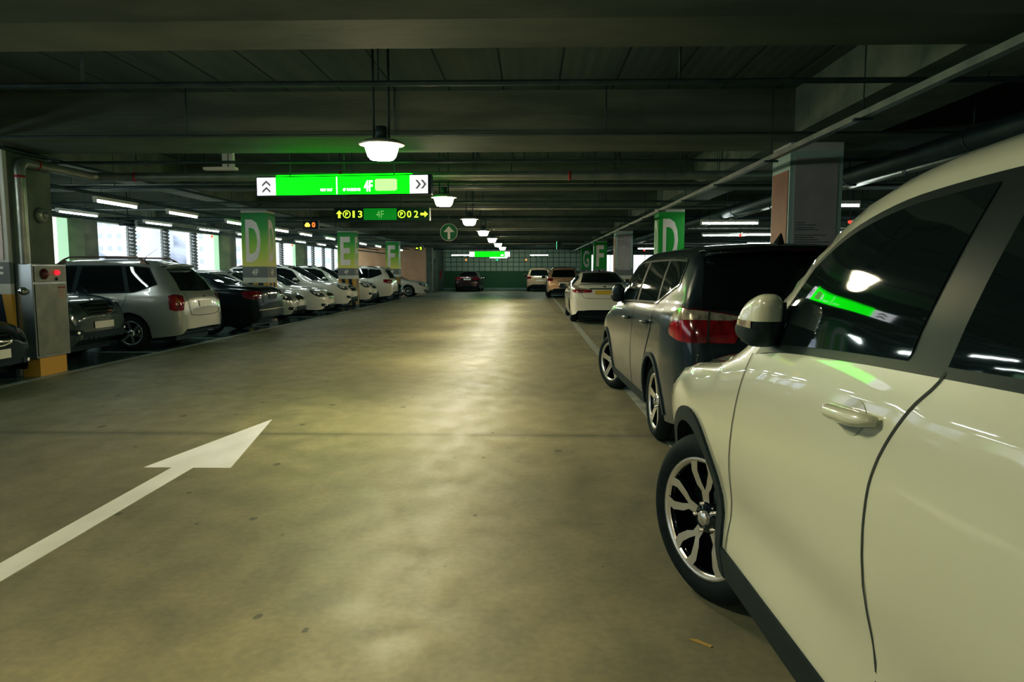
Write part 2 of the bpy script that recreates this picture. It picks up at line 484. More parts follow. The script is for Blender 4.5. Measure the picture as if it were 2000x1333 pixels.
    # -------- glasshouse
    def glass(s):
        sp = s.sp; xs = sp['panes']     # list of (xb0, xb1, xt0, xt1) rear to front
        for sg in (1, -1):
            lo = .035; hi = sp.get('glass_hi', .07)
            def bot(a, b, e=0., k=9): return [(x, float(s.belt(x))+lo-e+(sp['kick'](x) if 'kick' in sp else 0)) for x in np.linspace(a, b, k)]
            def top(a, b, e=0., k=9): return [(x, max(s.zr(x)-hi+e, float(s.belt(x))+lo-e+.006)) for x in np.linspace(a, b, k)]
            a0, a1, t0, t1 = xs[0][0], xs[-1][1], xs[0][2], xs[-1][3]
            s.patch('window_surround', bot(a0-.03, a1+.05, .022, 25), top(t0-.025, t1+.03, .022, 25), 'side', sp.get('surround', BLACK), .003, sg, 44 if s.lod >= 1 else 20, 10, smooth=1)
            if sp.get('chrome'):
                s.ribbon('chrome_strip', bot(a0-.03, a1+.05, .022, 25), .014, 'side', CHROME, .006, sg)
                if sp['chrome'] == 'all':
                    s.ribbon('chrome_strip', [bot(a0-.03, a0, .022, 2)[0]]+top(t0-.03, t1+.05, .024, 25), .013, 'side', CHROME, .006, sg)
            for i, (b0, b1, u0, u1) in enumerate(xs):
                s.patch('side_window', bot(b0, b1), top(u0, u1), 'side', GLASS, .0055, sg, 20 if s.lod >= 1 else 8, 10, smooth=1)
    def windshield(s):
        sp = s.sp; x0, x1, w0, w1 = sp['ws']   # cowl x, top x, half widths
        n = 9
        s.patch('windshield', [(x0+.05*(1-(k*2/n-1)**2), w0*(2*k/n-1)) for k in range(n+1)], [(x1+.03*(1-(k*2/n-1)**2), w1*(2*k/n-1)) for k in range(n+1)], 'top', GLASS, .005, 1, 22, 12)
        for y in (.1, -.45):
            mb = MB(); pts = []
            for k in range(7):
                x = x0+.03-.04*k/6; yy = y+.5*k/6
                p, nr, d = s.ray('top', x, yy, 1); pts.append(p+nr*.02)
            if s.lod >= .7: mb.tube(pts, .006, 6); mb.build('wiper', BLACK, s.root)
    def rear_window(s):
        w0, z0, w1, z1 = s.sp['rw']; n = 9
        s.rwin = s.patch('rear_window', [(w0*(2*k/n-1), z0-.015*(1-(2*k/n-1)**2)) for k in range(n+1)], [(w1*(2*k/n-1), z1+.02*(1-(2*k/n-1)**2)) for k in range(n+1)], 'rear', GLASS, .005, 1, 26, 14, smooth=1)
    def doors(s):
        sp = s.sp; Q = s.lod >= 1
        for sg in (1, -1):
            for (f_top, f_bot, r_top, r_bot) in sp['doors']:
                zb = sp.get('sill', .24)+.10
                def path(a, b):   # from belt to bottom
                    zt = float(s.belt(a))+.02
                    return [(a, zt), (a+(b-a)*.15, zt-.25), (a+(b-a)*.7, zt-.5), (b, zb+.12), (b, zb)]
                F = path(f_top, f_bot) if not isinstance(f_top, list) else f_top
                Rr = path(r_top, r_bot) if not isinstance(r_top, list) else r_top
                s.patch('door', Rr, F, 'side', s.paint, .0025, sg, 16, 16, smooth=2)
                if (f_top, f_bot) == sp['doors'][0][:2]: s.ribbon('door_gap', F, .008, 'side', SEAM, .0042, sg)
                s.ribbon('door_gap', Rr, .008, 'side', SEAM, .0042, sg)
            for (x, z) in sp['handles']:
                p, nr, d = s.ray('side', x, z, sg); y = p.y
                c = s.patch('handle_cup', [(x-.065, z-.008), (x-.03, z-.045), (x+.03, z-.045), (x+.065, z-.008)], [(x-.065, z+.008), (x-.03, z+.04), (x+.03, z+.04), (x+.065, z+.008)], 'side', sp.get('cup', s.paint), .004, sg, 14, 8, smooth=2)
                mb = MB(); pts = []; rr = []
                for k in range(9):
                    t = k/8; bow = .012+.03*(1-(2*t-1)**4); pts.append((x-.125+.22*t, y+sg*bow, z+.012-.01*t)); rr.append(.009+.010*min(1, 4*min(t, 1-t)+.2))
                mb.tube(pts, rr, 10)
                h = mb.build('door_handle', sp.get('handle_m', s.paint), s.root)
                if sp.get('keyhole'): kb = MB(); kb.lathe([(.011, 0), (.011, sg*.006), (0, sg*.007)], 12, 'y', c=(x-.085, y+sg*.024, z+.004)); kb.build('keyhole', SEAM, h)
    def mirror(s, folded=False):
        sp = s.sp; x, z = sp['mirror']; mm = sp.get('mirror_m', s.paint)
        for sg in (1, -1):
            p, nr, d = s.ray('side', x, z, sg); y = p.y
            cx = x; m = MB(); N, M = 18, 12; sc = sp.get('mscale', 1.)
            lx, ly, lz = (.108, .065, .092) if folded else (.075, .115, .085)
            lx *= sc; ly *= sc; lz *= sc
            c = Vector((x-.06*sc if folded else x, y+sg*((.075 if folded else .17)*sc), z+.03))
            P = []
            for i in range(M+1):
                th = PI*i/M; row = []
                for j in range(N+1):
                    ph = 2*PI*j/N
                    def q(t): return math.copysign(abs(t)**.62, t)
                    X, Y, Z = q(math.sin(th))*q(math.cos(ph)), q(math.sin(th))*q(math.sin(ph)), q(math.cos(th))
                    tap = 1-.22*Z*(1 if X > 0 else .3)
                    row.append((c.x+lx*(X*tap-(.38*Z if folded else 0)), c.y+ly*Y*(1-.12*Z), c.z+lz*Z*(1-(.25*X if folded else 0))))
                P.append(row)
            k = M//2+1
            b = MB(); k -= 1; b.grid(P[:k+1]); o = b.build('side_mirror', mm, s.root, fix=True)
            b = MB(); b.grid(P[k-0:]); b.build('mirror_base', BLACK, o)
            # stalk
            st = MB(); st.cbox((c.x+(.05 if folded else 0), (y+c.y)/2, c.z-lz*.8), (.12*sc, abs(c.y-y)+.06, .035)); bevel(st.build('mirror_arm', BLACK, o), .01)
            if s.lod >= .7:
                b = MB()
                rows = []
                for zz in (-.012, .012):
                    r = []
                    for kx in range(9):
                        t = kx/8; ang = (-.9+1.8*t)
                        if folded: r.append((c.x+lx*.93*math.sin(ang), c.y+sg*(ly*(.60+.45*math.cos(ang))+.002), c.z-lz*.12+zz*(1-.4*t)))
                        else: r.append((c.x+lx*(.60+.45*math.cos(ang))+.002, c.y+sg*(ly*.93*math.sin(ang)), c.z-lz*.12+zz))
                    rows.append(r)
                b.grid(rows); b.build('turn_signal', CLEARL, o)
                g = MB()
                if folded: g.cbox((c.x-.0, c.y-sg*ly*.98, c.z), (lx*1.6, .006, lz*1.5))
                else: g.cbox((c.x-lx*.98, c.y, c.z), (.006, ly*1.6, lz*1.5))
                bevel(g.build('mirror_glass', GLASSC, o), .02)
    def rails(s, m=None):
        sp = s.sp; x0, x1, h = sp['rails']
        for sg in (1, -1):
            pts = []
            for k in range(17):
                t = k/16; x = x0+(x1-x0)*t; we, dr = s.edge(x); y = float(we)-.035; p, nr, d = s.ray('top', x, y, sg)
                e = min(1, 7*t, 7*(1-t)); pts.append((x, p.y, p.z+.004+h*math.sin(e*PI/2)))
            mb = MB(); mb.tube(pts, .017, 8)
            for k in (1, 15): mb.cbox((pts[k][0], pts[k][1], pts[k][2]-h*.5), (.10, .028, h*.8))
            mb.build('roof_rail', m or GLOSSB, s.root)
    def plate(s, plane, z, m=PLATEW, w=.26, h=.055, off=.012):
        return s.patch('number_plate', [(-w, z-h), (w, z-h)], [(-w, z+h), (w, z+h)], plane, m, off, 1, 8, 4, skirt=.0, smooth=0)
    def lower_trim(s, z1, m=BLACK, name='sill_trim'):
        xa, xb = s.xw[1]+s.Ra, s.xw[0]-s.Ra; zb = s.sp.get('sill', .24)
        for sg in (1, -1):
            s.patch(name, [(xa, zb+.004), (xb, zb+.004)], [(xa, z1), (xb, z1)], 'side', m, .010, sg, 24, 5, skirt=.01, smooth=0)
    def arch_trim(s, wd=.055, m=BLACK):
        for sg in (1, -1):
            for xw in s.xw:
                a0 = .0
                A = [(xw+(s.Ra+.001)*math.cos(PI*k/20), s.R+(s.Ra+.001)*math.sin(PI*k/20)) for k in range(21)]
                B = [(xw+(s.Ra+wd)*math.cos(PI*k/20), s.R+(s.Ra+wd)*math.sin(PI*k/20)) for k in range(21)]
                A = [(xw+s.Ra, .30)]+A+[(xw-s.Ra, .30)]; B = [(xw+s.Ra+wd, .30)]+B+[(xw-s.Ra-wd, .30)]
                s.patch('wheel_arch_trim', A, B, 'side', m, .012, sg, 30, 4, skirt=.012, smooth=1)
    def front(s):
        f = s.sp['front']
        for sg in (1, -1):
            a0, a1, zi, zo, h = f['head']   # degrees inner / outer, z inner, z outer, height
            hb = s.patch('headlight', [(a0, zi-h*.35), (a0+(a1-a0)*.3, zi-h*.5), (a1*.8, zo-h*.5), (a1, zo)], [(a0, zi+h*.2), (a0+(a1-a0)*.5, zo+h*.42), (a1, zo+h*.25)], 'cf', HEADL, .006, sg, 18, 7, smooth=2, bulge=.006)
            for t in (.28, .55):
                aa = a0+(a1-a0)*t; zz = zi+(zo-zi)*t
                r = h*.3; s.patch('bulb', [(aa-r*70, zz), (aa, zz-r), (aa+r*70, zz)], [(aa-r*70, zz), (aa, zz+r), (aa+r*70, zz)], 'cf', HEADB, .012, sg, 9, 5, parent=hb, smooth=2)
            if f.get('fog'):
                ya, z = f['fog']; fo = s.patch('fog_light_housing', [(ya-.11, z-.03), (ya, z-.05), (ya+.12, z-.02)], [(ya-.11, z+.03), (ya, z+.045), (ya+.12, z+.06)], 'front', BLACK, .006, sg, 10, 5)
                s.patch('fog_light', [(ya-.035, z), (ya, z-.03), (ya+.035, z)], [(ya-.035, z), (ya, z+.03), (ya+.035, z)], 'front', HEADB, .012, sg, 8, 5, parent=fo)
        w, z0, z1 = f['grille']
        g = s.patch('grille', [(-w*.82, z0), (w*.82, z0)], [(-w, z1-.02), (-w*.5, z1), (w*.5, z1), (w, z1-.02)], 'front', GLOSSB, .006, 1, 20, 6)
        for k in range(f.get('bars', 2)):
            t = (k+.7)/(f.get('bars', 2)+.4); z = z0+(z1-z0)*t
            s.ribbon('grille_bar', [(-w*(.82+.16*t), z), (w*(.82+.16*t), z)], .012, 'front', CHROME, .014, 1, parent=g)
        s.ribbon('grille_surround', [(-w*.83, z0), (-w, z1-.02), (-w*.5, z1+.004), (w*.5, z1+.004), (w, z1-.02), (w*.83, z0), (-w*.83, z0)], .016, 'front', CHROME, .012, 1, parent=g, smooth=1)
        wi, y0, y1 = f['intake']
        s.patch('bumper_intake', [(-wi, y0), (wi, y0)], [(-wi*.9, y1), (wi*.9, y1)], 'front', BLACK, .005, 1, 20, 5)
        s.plate('front', f['plate'])
        e = s.patch('badge', [(-.05, z1+.035), (0, z1+.012), (.05, z1+.035)], [(-.05, z1+.035), (0, z1+.058), (.05, z1+.035)], 'front', CHROME, .008, 1, 9, 5)
        # bonnet edge gap
        if s.lod >= .7:
            bx = s.sp['ws'][0]+.02
            for sg in (1, -1):
                s.ribbon('bonnet_gap', [(bx, float(s.edge(bx)[0])+.02), (bx+.5, float(s.edge(bx+.5)[0])+.01), (s.xf-.25, float(s.edge(s.xf-.25)[0])-.02)], .007, 'top', SEAM, .003, sg)
    def rear(s):
        r = s.sp['rear']
        for sg in (1, -1):
            tl = s.patch('tail_light', r['tb'], r['tt'], 'cr', r.get('m', REDL), .006, sg, 20, 8, smooth=1, bulge=.008)
            if 'cb' in r: s.patch('clear_lens', r['cb'], r['ct'], 'cr', CLEARL, .016, sg, 14, 5, parent=tl, smooth=1)
        s.plate('rear', r['plate'], r.get('pm', PLATEW))
        if 'low' in r:
            z0, z1, w = r['low']
            s.patch('bumper_insert', [(-w, z0), (w, z0)], [(-w*.8, z1-.02), (-w*.6, z1), (w*.6, z1), (w*.8, z1-.02)], 'rear', BLACK, .006, 1, 24, 5)
        for q in r.get('gaps', []): s.ribbon('tailgate_gap', q, .009, 'rear', SEAM, .005, 1)
        for q in r.get('chrome', []): s.ribbon('chrome_strip', q[0], q[1], 'rear', CHROME, .010, 1)
        s.patch('badge', [(-.05, r['badge']), (0, r['badge']-.025), (.05, r['badge'])], [(-.05, r['badge']), (0, r['badge']+.025), (.05, r['badge'])], 'rear', CHROME, .010, 1, 9, 5)
        if r.get('spoiler'):
            x, z, w, L = r['spoiler']; mb = MB(); rows = []
            for k in range(13):
                t = 2*k/12-1; y = w*t; xx = x+.10*abs(t)**3; zz = z-.035*t*t
                rows.append([(xx+L, y, zz+.004), (xx+L*.4, y, zz+.008), (xx, y, zz-.012), (xx, y, zz-.03), (xx+L*.5, y, zz-.06)])
            mb.grid(rows); o = mb.build('spoiler', r.get('spm', s.paint), s.root, fix=True)
            md = o.modifiers.new('s', 'SOLIDIFY'); md.thickness = .006
            b = MB(); b.cbox((x+.01, 0, z-.028), (.01, .36, .014)); b.build('brake_light', REDD, o)
        if r.get('wiper'):
            z, w = r['wiper']; pts = []
            for k in range(7):
                p, nr, d = s.ray('rear', -w*.2+w*k/6, z+.02*math.sin(k/6*PI), 1); pts.append(p+nr*.018)
            mb = MB(); mb.tube(pts, .007, 6); mb.build('rear_wiper', BLACK, s.root)
    def fin(s, x):
        z = float(s.top(x)); mb = MB()
        n = len(mb.v); mb.v += [(x-.09, 0, z+.075), (x-.07, 0, z+.078), (x+.08, -.006, z-.005), (x+.08, .006, z-.005), (x-.09, -.028, z-.01), (x-.09, .028, z-.01), (x-.02, -.02, z-.01), (x-.02, .02, z-.01)]
        for q in ((0, 1, 2, 6, 4), (0, 5, 7, 3, 1), (1, 3, 2), (0, 4, 5)): mb.face([n+i for i in q])
        mb.build('antenna', s.sp.get('fin_m', GLOSSB), s.root, fix=True)
    def whip(s, x, y=0):
        z = float(s.top(x)); mb = MB(); mb.tube([(x, y, z-.01), (x-.05, y, z+.06), (x-.26, y, z+.2)], [.012, .004, .002], 6); mb.build('antenna', BLACK, s.root)
    def all(s, folded=False, fr=True, rr=True):
        s.glass(); s.windshield(); s.rear_window(); s.doors(); s.mirror(folded)
        if fr: s.front()
        if rr: s.rear()
        if 'rails' in s.sp: s.rails(s.sp.get('rail_m'))
        if 'cladding' in s.sp: s.lower_trim(s.sp['cladding']); s.arch_trim(s.sp.get('arch_w', .055), s.sp.get('arch_m', BLACK))
        return s

# ------------------------------------------------------------------ the kinds of car
def suv_spec(**k):
    d = dict(W=1.88, xf=2.33, xr=-2.40, ax=2.74, R=.36, rim=.235, tw=.235, sill=.28, zw=.74, spokes='twin', cladding=.40,
        top=[(-2.40,.80),(-2.37,1.0),(-2.33,1.10),(-2.20,1.34),(-2.04,1.56),(-1.90,1.64),(-1.1,1.685),(-.2,1.69),(.1,1.655),(.55,1.44),(1.0,1.14),(1.15,1.10),(1.85,1.02),(2.15,.94),(2.28,.83),(2.33,.70)],
        edge=[(-2.40,.60,.05),(-2.25,.68,.07),(-2.0,.66,.07),(-1,.66,.075),(0,.66,.075),(.55,.74,.07),(1.05,.80,.05),(1.9,.74,.05),(2.33,.55,.04)],
        belt=[(-2.3,1.12),(-1.0,1.10),(0,1.08),(1.0,1.04),(1.9,.95),(2.3,.80)],
        panes=[(-1.95,-1.42,-1.85,-1.36),(-1.34,-.42,-1.30,-.50),(-.36,.60,-.42,.32)],
        ws=(.98,.12,.70,.62), rw=(.66,1.13,.56,1.50), chrome=True,
        doors=[(.62,.72,-.40,-.36),(-.42,-.38,-1.36,-.92)], handles=[(-.22,.95),(-1.12,.97)], mirror=(.52,1.10),
        rails=(-1.75,-.1,.05), kick=lambda x: max(0., (-1.45-x))*.35,
        front=dict(head=(22,72,.84,.90,.16),fog=(.62,.50),grille=(.42,.72,.90),bars=3,intake=(.55,.34,.50),plate=.58),
        rear=dict(tb=[(20,.93),(45,.88),(80,.95)],tt=[(20,1.05),(50,1.08),(80,1.08)],plate=.80,low=(.36,.52,.70),gaps=[[(-.62,1.1),(-.60,.70),(-.5,.62),(.5,.62),(.60,.70),(.62,1.1)]],badge=1.0,
                  spoiler=(-2.17,1.62,.56,.22),wiper=(1.14,.5),chrome=[([(-.35,.90),(.35,.90)],.025)]))
    d.update(k); return d
def sedan_spec(**k):
    d = dict(W=1.82, xf=2.32, xr=-2.40, ax=2.78, R=.325, rim=.215, tw=.215, sill=.21, zw=.66, spokes='five',
        top=[(-2.40,.72),(-2.37,.95),(-2.32,1.05),(-2.2,1.085),(-1.85,1.10),(-1.72,1.115),(-1.3,1.27),(-.85,1.41),(-.4,1.462),(0,1.462),(.3,1.42),(.8,1.18),(1.12,1.0),(1.3,.965),(1.9,.88),(2.18,.79),(2.28,.70),(2.32,.62)],
        edge=[(-2.40,.62,.05),(-2.2,.70,.035),(-1.8,.70,.035),(-1.3,.62,.05),(-.8,.56,.065),(0,.56,.065),(.5,.64,.06),(1.12,.74,.04),(1.9,.70,.05),(2.32,.52,.05)],
        belt=[(-2.35,.98),(-1.8,1.01),(-1.0,.99),(0,.96),(1.0,.90),(1.9,.80),(2.3,.66)],
        panes=[(-1.30,-.98,-1.08,-.90),(-.92,-.16,-.86,-.28),(-.10,.86,-.22,.50)],
        ws=(1.12,.32,.64,.54), rw=(.60,1.13,.48,1.385), chrome='all',
        doors=[(.80,.86,-.16,-.12),(-.18,-.14,-1.10,-.78)], handles=[(.0,.84),(-.92,.86)], mirror=(.66,.97),
        front=dict(head=(20,75,.66,.72,.13),fog=(.60,.34),grille=(.34,.56,.72),bars=2,intake=(.45,.22,.36),plate=.46),
        rear=dict(tb=[(4,.88),(40,.84),(80,.90)],tt=[(4,.99),(40,1.0),(85,.98)],plate=.87,low=(.26,.44,.60),gaps=[[(-.66,1.0),(-.60,.74),(-.5,.70),(.5,.70),(.60,.74),(.66,1.0)]],badge=1.02,chrome=[([(-.42,.965),(.42,.965)],.03)]))
    d.update(k); return d
def hatch_spec(**k):
    d = dict(W=1.74, xf=2.02, xr=-1.92, ax=2.52, R=.31, rim=.20, tw=.20, sill=.21, zw=.64, spokes='ten',
        top=[(-1.92,.72),(-1.89,.95),(-1.84,1.04),(-1.72,1.2),(-1.5,1.40),(-1.35,1.45),(-.8,1.49),(-.2,1.49),(.1,1.46),(.6,1.22),(.98,1.02),(1.12,.98),(1.65,.88),(1.9,.78),(1.98,.70),(2.02,.60)],
        edge=[(-1.92,.58,.05),(-1.7,.60,.06),(-1.3,.58,.07),(0,.58,.07),(.5,.64,.06),(1.0,.70,.04),(1.6,.66,.05),(2.02,.50,.05)],
        belt=[(-1.85,1.02),(-1.0,1.0),(0,.97),(.9,.92),(1.6,.80),(2.0,.66)],
        panes=[(-1.12,-.30,-1.12,-.36),(-.24,.72,-.30,.36)],
        ws=(.98,.14,.62,.55), rw=(.56,1.05,.50,1.36),
        doors=[(.68,.74,-.28,-.24),(-.30,-.26,-1.12,-.80)], handles=[(-.12,.86),(-1.0,.88)], mirror=(.56,1.0),
        front=dict(head=(22,75,.68,.76,.16),fog=(.58,.36),grille=(.32,.60,.72),bars=1,intake=(.45,.24,.42),plate=.50),
        rear=dict(tb=[(20,.86),(45,.84),(80,.88)],tt=[(20,.98),(50,1.02),(80,1.02)],plate=.80,low=(.28,.42,.6),badge=.98))
    d.update(k); return d
# ------------------------------------------------------------------ camera, world, view
cam = bpy.data.cameras.new('camera'); camo = link('camera', cam)
cam.sensor_width = 36; cam.lens = 36*1400/2000; cam.clip_end = 800; cam.clip_start = .05
camo.location = (0, 0, 1.45); camo.rotation_euler = (math.radians(90-5.57), 0, math.radians(1.47))
bpy.context.scene.camera = camo
sc = bpy.context.scene
sc.view_settings.view_transform = 'Standard'; sc.view_settings.look = 'None'
sc.view_settings.exposure = 0.40; sc.view_settings.gamma = 1.0
vs = sc.view_settings; vs.use_curve_mapping = True; cm = vs.curve_mapping
for i, pts in enumerate(([(0, 0), (.02, .0105), (.10, .082), (.35, .375), (1, 1)], [(0, .0), (.02, .0145), (.10, .086), (.35, .385), (1, 1)], [(0, .0), (.02, .014), (.10, .076), (.35, .37), (1, 1)])):
    cu = cm.curves[i]
    cu.points[0].location = pts[0]; cu.points[1].location = pts[-1]
    for p in pts[1:-1]: cu.points.new(*p)
cm.update()
w = bpy.data.worlds.new('sky'); sc.world = w; w.use_nodes = True
bg = w.node_tree.nodes['Background']; bg.inputs[0].default_value = (.80, .90, 1, 1); bg.inputs[1].default_value = 1.7

HCACHE = {}
def hang(parent, x, y, z0, z1, r=.008, mm=None, name='hanger'):
    key = (round(z1-z0, 3), r)
    if key not in HCACHE:
        m = MB(); m.tube([(0, 0, 0), (0, 0, z1-z0)], r, 6); HCACHE[key] = m.mesh(name, PIPED)
    return link(name, HCACHE[key], parent, (x, y, z0))
# ------------------------------------------------------------------ surface materials
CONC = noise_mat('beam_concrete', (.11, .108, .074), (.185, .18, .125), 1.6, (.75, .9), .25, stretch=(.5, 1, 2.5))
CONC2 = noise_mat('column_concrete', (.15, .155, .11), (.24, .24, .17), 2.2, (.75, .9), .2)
WHITEP = noise_mat('white_column_paint', (.66, .67, .62), (.76, .77, .72), 3, (.5, .6))

def floor_material():
    m = mat('floor_concrete', (.2, .2, .13), .4); N, L, b = nodes_of(m)
    tc = N.new('ShaderNodeTexCoord')
    def noise(sc_, det, st=(1, 1, 1), dist=0.):
        mp = N.new('ShaderNodeMapping'); mp.inputs['Scale'].default_value = st; L.new(tc.outputs['Object'], mp.inputs[0])
        n = N.new('ShaderNodeTexNoise'); n.inputs['Scale'].default_value = sc_; n.inputs['Detail'].default_value = det; n.inputs['Distortion'].default_value = dist
        L.new(mp.outputs[0], n.inputs['Vector']); return n.outputs['Fac']
    def ramp(src, stops):
        r = N.new('ShaderNodeValToRGB'); e = r.color_ramp.elements
        e[0].position, e[0].color = stops[0][0], (*stops[0][1], 1); e[1].position, e[1].color = stops[1][0], (*stops[1][1], 1)
        for p, c in stops[2:]: q = e.new(p); q.color = (*c, 1)
        L.new(src, r.inputs[0]); return r.outputs[0]
    def mix(a, bb, fac, mode='MIX'):
        x = N.new('ShaderNodeMix'); x.data_type = 'RGBA'; x.blend_type = mode
        if isinstance(fac, float): x.inputs[0].default_value = fac
        else: L.new(fac, x.inputs[0])
        for s_, v in ((6, a), (7, bb)):
            if isinstance(v, tuple): x.inputs[s_].default_value = (*v, 1)
            else: L.new(v, x.inputs[s_])
        return x.outputs[2]
    def math_(op, a, bb=None, clamp=False):
        x = N.new('ShaderNodeMath'); x.operation = op; x.use_clamp = clamp
        for i, v in enumerate((a, bb)):
            if v is None: continue
            if isinstance(v, (int, float)): x.inputs[i].default_value = v
            else: L.new(v, x.inputs[i])
        return x.outputs[0]
    c = ramp(noise(.7, 10, (1, .7, 1), .2), [(.28, (.175, .165, .105)), (.72, (.265, .248, .158))])
    c = mix(c, ramp(noise(3.8, 12, (1, .8, 1), .4), [(.3, (.72, .74, .72)), (.7, (1.10, 1.08, 1.06))]), .85, 'MULTIPLY')
    c = mix(c, ramp(noise(26, 6), [(.3, (.82, .82, .82)), (.7, (1.1, 1.1, 1.1))]), .7, 'MULTIPLY')
    # small dark stains
    vo = N.new('ShaderNodeTexVoronoi'); vo.inputs['Scale'].default_value = 3.4; mpv = N.new('ShaderNodeMapping'); mpv.inputs['Scale'].default_value = (1.1, .8, 1)
    L.new(tc.outputs['Object'], mpv.inputs[0]); L.new(mpv.outputs[0], vo.inputs['Vector'])
    sp = N.new('ShaderNodeSeparateColor'); L.new(vo.outputs['Color'], sp.inputs[0])
    rad = math_('MULTIPLY', math_('POWER', sp.outputs[0], 2.5), .14)
    d = math_('SUBTRACT', math_('ADD', vo.outputs['Distance'], math_('MULTIPLY', math_('SUBTRACT', noise(30, 3), .35), .10)), rad)
    spot = math_('SUBTRACT', 1., math_('MULTIPLY', math_('MAXIMUM', math_('SUBTRACT', d, .012), 0.), 55.), True)
    c = mix(c, (.035, .035, .025), math_('MULTIPLY', spot, .7))
    sx = N.new('ShaderNodeSeparateXYZ'); L.new(tc.outputs['Object'], sx.inputs[0])
    # tyre-worn darker patches and stall floor in teal-grey paint
    edge = math_('MULTIPLY', math_('SUBTRACT', -6.62, sx.outputs[0]), 30., True)
    c = mix(c, (.035, .06, .055), math_('MULTIPLY', edge, .85))
    # expansion joints across the lane
    yj = math_('ABSOLUTE', math_('SUBTRACT', math_('FRACT', math_('MULTIPLY', math_('SUBTRACT', sx.outputs[1], 6.25-4.75), 1/9.5)), .5))
    jn = math_('SUBTRACT', 1., math_('MULTIPLY', math_('SUBTRACT', yj, .0), 900.), True)
    jw = math_('SUBTRACT', 1., math_('MULTIPLY', yj, 75.), True)
    c = mix(c, (.05, .05, .035), math_('MULTIPLY', jw, .45)); c = mix(c, (.02, .02, .015), math_('MULTIPLY', jn, .8))
    L.new(c, b.inputs['Base Color'])
    mr = N.new('ShaderNodeMapRange'); mr.inputs['From Min'].default_value = .3; mr.inputs['From Max'].default_value = .7; mr.inputs['To Min'].default_value = .46; mr.inputs['To Max'].default_value = .60
    L.new(noise(4.5, 10, (1, .7, 1), .3), mr.inputs['Value'])
    rr = mix(mr.outputs[0], (.16, .16, .16), edge); L.new(rr, b.inputs['Roughness'])
    bp = N.new('ShaderNodeBump'); bp.inputs['Strength'].default_value = .12; bp.inputs['Distance'].default_value = .01
    L.new(noise(9, 8), bp.inputs['Height']); L.new(bp.outputs[0], b.inputs['Normal'])
    b.inputs['Specular IOR Level'].default_value = .55
    return m

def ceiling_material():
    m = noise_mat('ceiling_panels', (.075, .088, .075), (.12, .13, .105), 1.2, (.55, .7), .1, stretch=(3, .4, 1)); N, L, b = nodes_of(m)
    tc = N.new('ShaderNodeTexCoord'); sx = N.new('ShaderNodeSeparateXYZ'); L.new(tc.outputs['Object'], sx.inputs[0])
    def M(op, a, bb):
        x = N.new('ShaderNodeMath'); x.operation = op; x.use_clamp = False
        for i, v in enumerate((a, bb)):
            if isinstance(v, (int, float)): x.inputs[i].default_value = v
            else: L.new(v, x.inputs[i])
        return x.outputs[0]
    f = M('ABSOLUTE', M('SUBTRACT', M('FRACT', M('MULTIPLY', sx.outputs[0], 1/.66), 0), .5), 0)
    g = M('GREATER_THAN', f, .018)
    src = b.inputs['Base Color'].links[0].from_socket
    x = N.new('ShaderNodeMix'); x.data_type = 'RGBA'; L.new(g, x.inputs[0]); x.inputs[6].default_value = (.01, .012, .01, 1); L.new(src, x.inputs[7]); L.new(x.outputs[2], b.inputs['Base Color'])
    f2 = M('ABSOLUTE', M('SUBTRACT', M('FRACT', M('MULTIPLY', sx.outputs[0], 5/.66), 0), .5), 0)
    bp = N.new('ShaderNodeBump'); bp.inputs['Strength'].default_value = .35; bp.inputs['Distance'].default_value = .02
    L.new(f2, bp.inputs['Height']); L.new(bp.outputs[0], b.inputs['Normal'])
    return m

def stripe_material():
    m = mat('hazard_stripes', (.8, .5, .05), .5); N, L, b = nodes_of(m)
    tc = N.new('ShaderNodeTexCoord'); sx = N.new('ShaderNodeSeparateXYZ'); L.new(tc.outputs['Object'], sx.inputs[0])
    def M(op, a, bb):
        x = N.new('ShaderNodeMath'); x.operation = op
        for i, v in enumerate((a, bb)):
            if isinstance(v, (int, float)): x.inputs[i].default_value = v
            else: L.new(v, x.inputs[i])
        return x.outputs[0]
    s_ = M('ADD', M('SUBTRACT', sx.outputs[0], sx.outputs[1]), M('MULTIPLY', sx.outputs[2], .13))
    f = M('GREATER_THAN', M('FRACT', M('MULTIPLY', s_, 3.6), 0), .5)
    base = M('GREATER_THAN', sx.outputs[2], .10)
    f = M('MULTIPLY', f, base)
    x = N.new('ShaderNodeMix'); x.data_type = 'RGBA'; L.new(f, x.inputs[0]); x.inputs[6].default_value = (.012, .016, .03, 1); x.inputs[7].default_value = (.62, .36, .04, 1)
    L.new(x.outputs[2], b.inputs['Base Color']); return m
STRIPE = stripe_material()

def gradient_material(name, stops, z0, z1, rough=.45, emit=0.):
    m = mat(name, (.5, .5, .5), rough); N, L, b = nodes_of(m)
    tc = N.new('ShaderNodeTexCoord'); sx = N.new('ShaderNodeSeparateXYZ'); L.new(tc.outputs['Object'], sx.inputs[0])
    mr = N.new('ShaderNodeMapRange'); mr.inputs['From Min'].default_value = z0; mr.inputs['From Max'].default_value = z1; L.new(sx.outputs[2], mr.inputs['Value'])
    r = N.new('ShaderNodeValToRGB'); e = r.color_ramp.elements; e[0].position = stops[0][0]; e[0].color = (*stops[0][1], 1); e[1].position = stops[1][0]; e[1].color = (*stops[1][1], 1)
    for p, c in stops[2:]: q = e.new(p); q.color = (*c, 1)
    L.new(mr.outputs[0], r.inputs[0]); L.new(r.outputs[0], b.inputs['Base Color'])
    if emit: L.new(r.outputs[0], b.inputs['Emission Color']); b.inputs['Emission Strength'].default_value = emit
    return m
GREENP = gradient_material('green_lime_panel', [(0., (.86, .80, .20)), (.40, (.42, .72, .06)), (.72, (.05, .46, .04)), (1., (.02, .34, .04))], 1.57, 2.98)
GREENP2 = mat('green_panel', (.02, .42, .03), .45)
GREYB = mat('grey_band', (.24, .235, .225), .5)
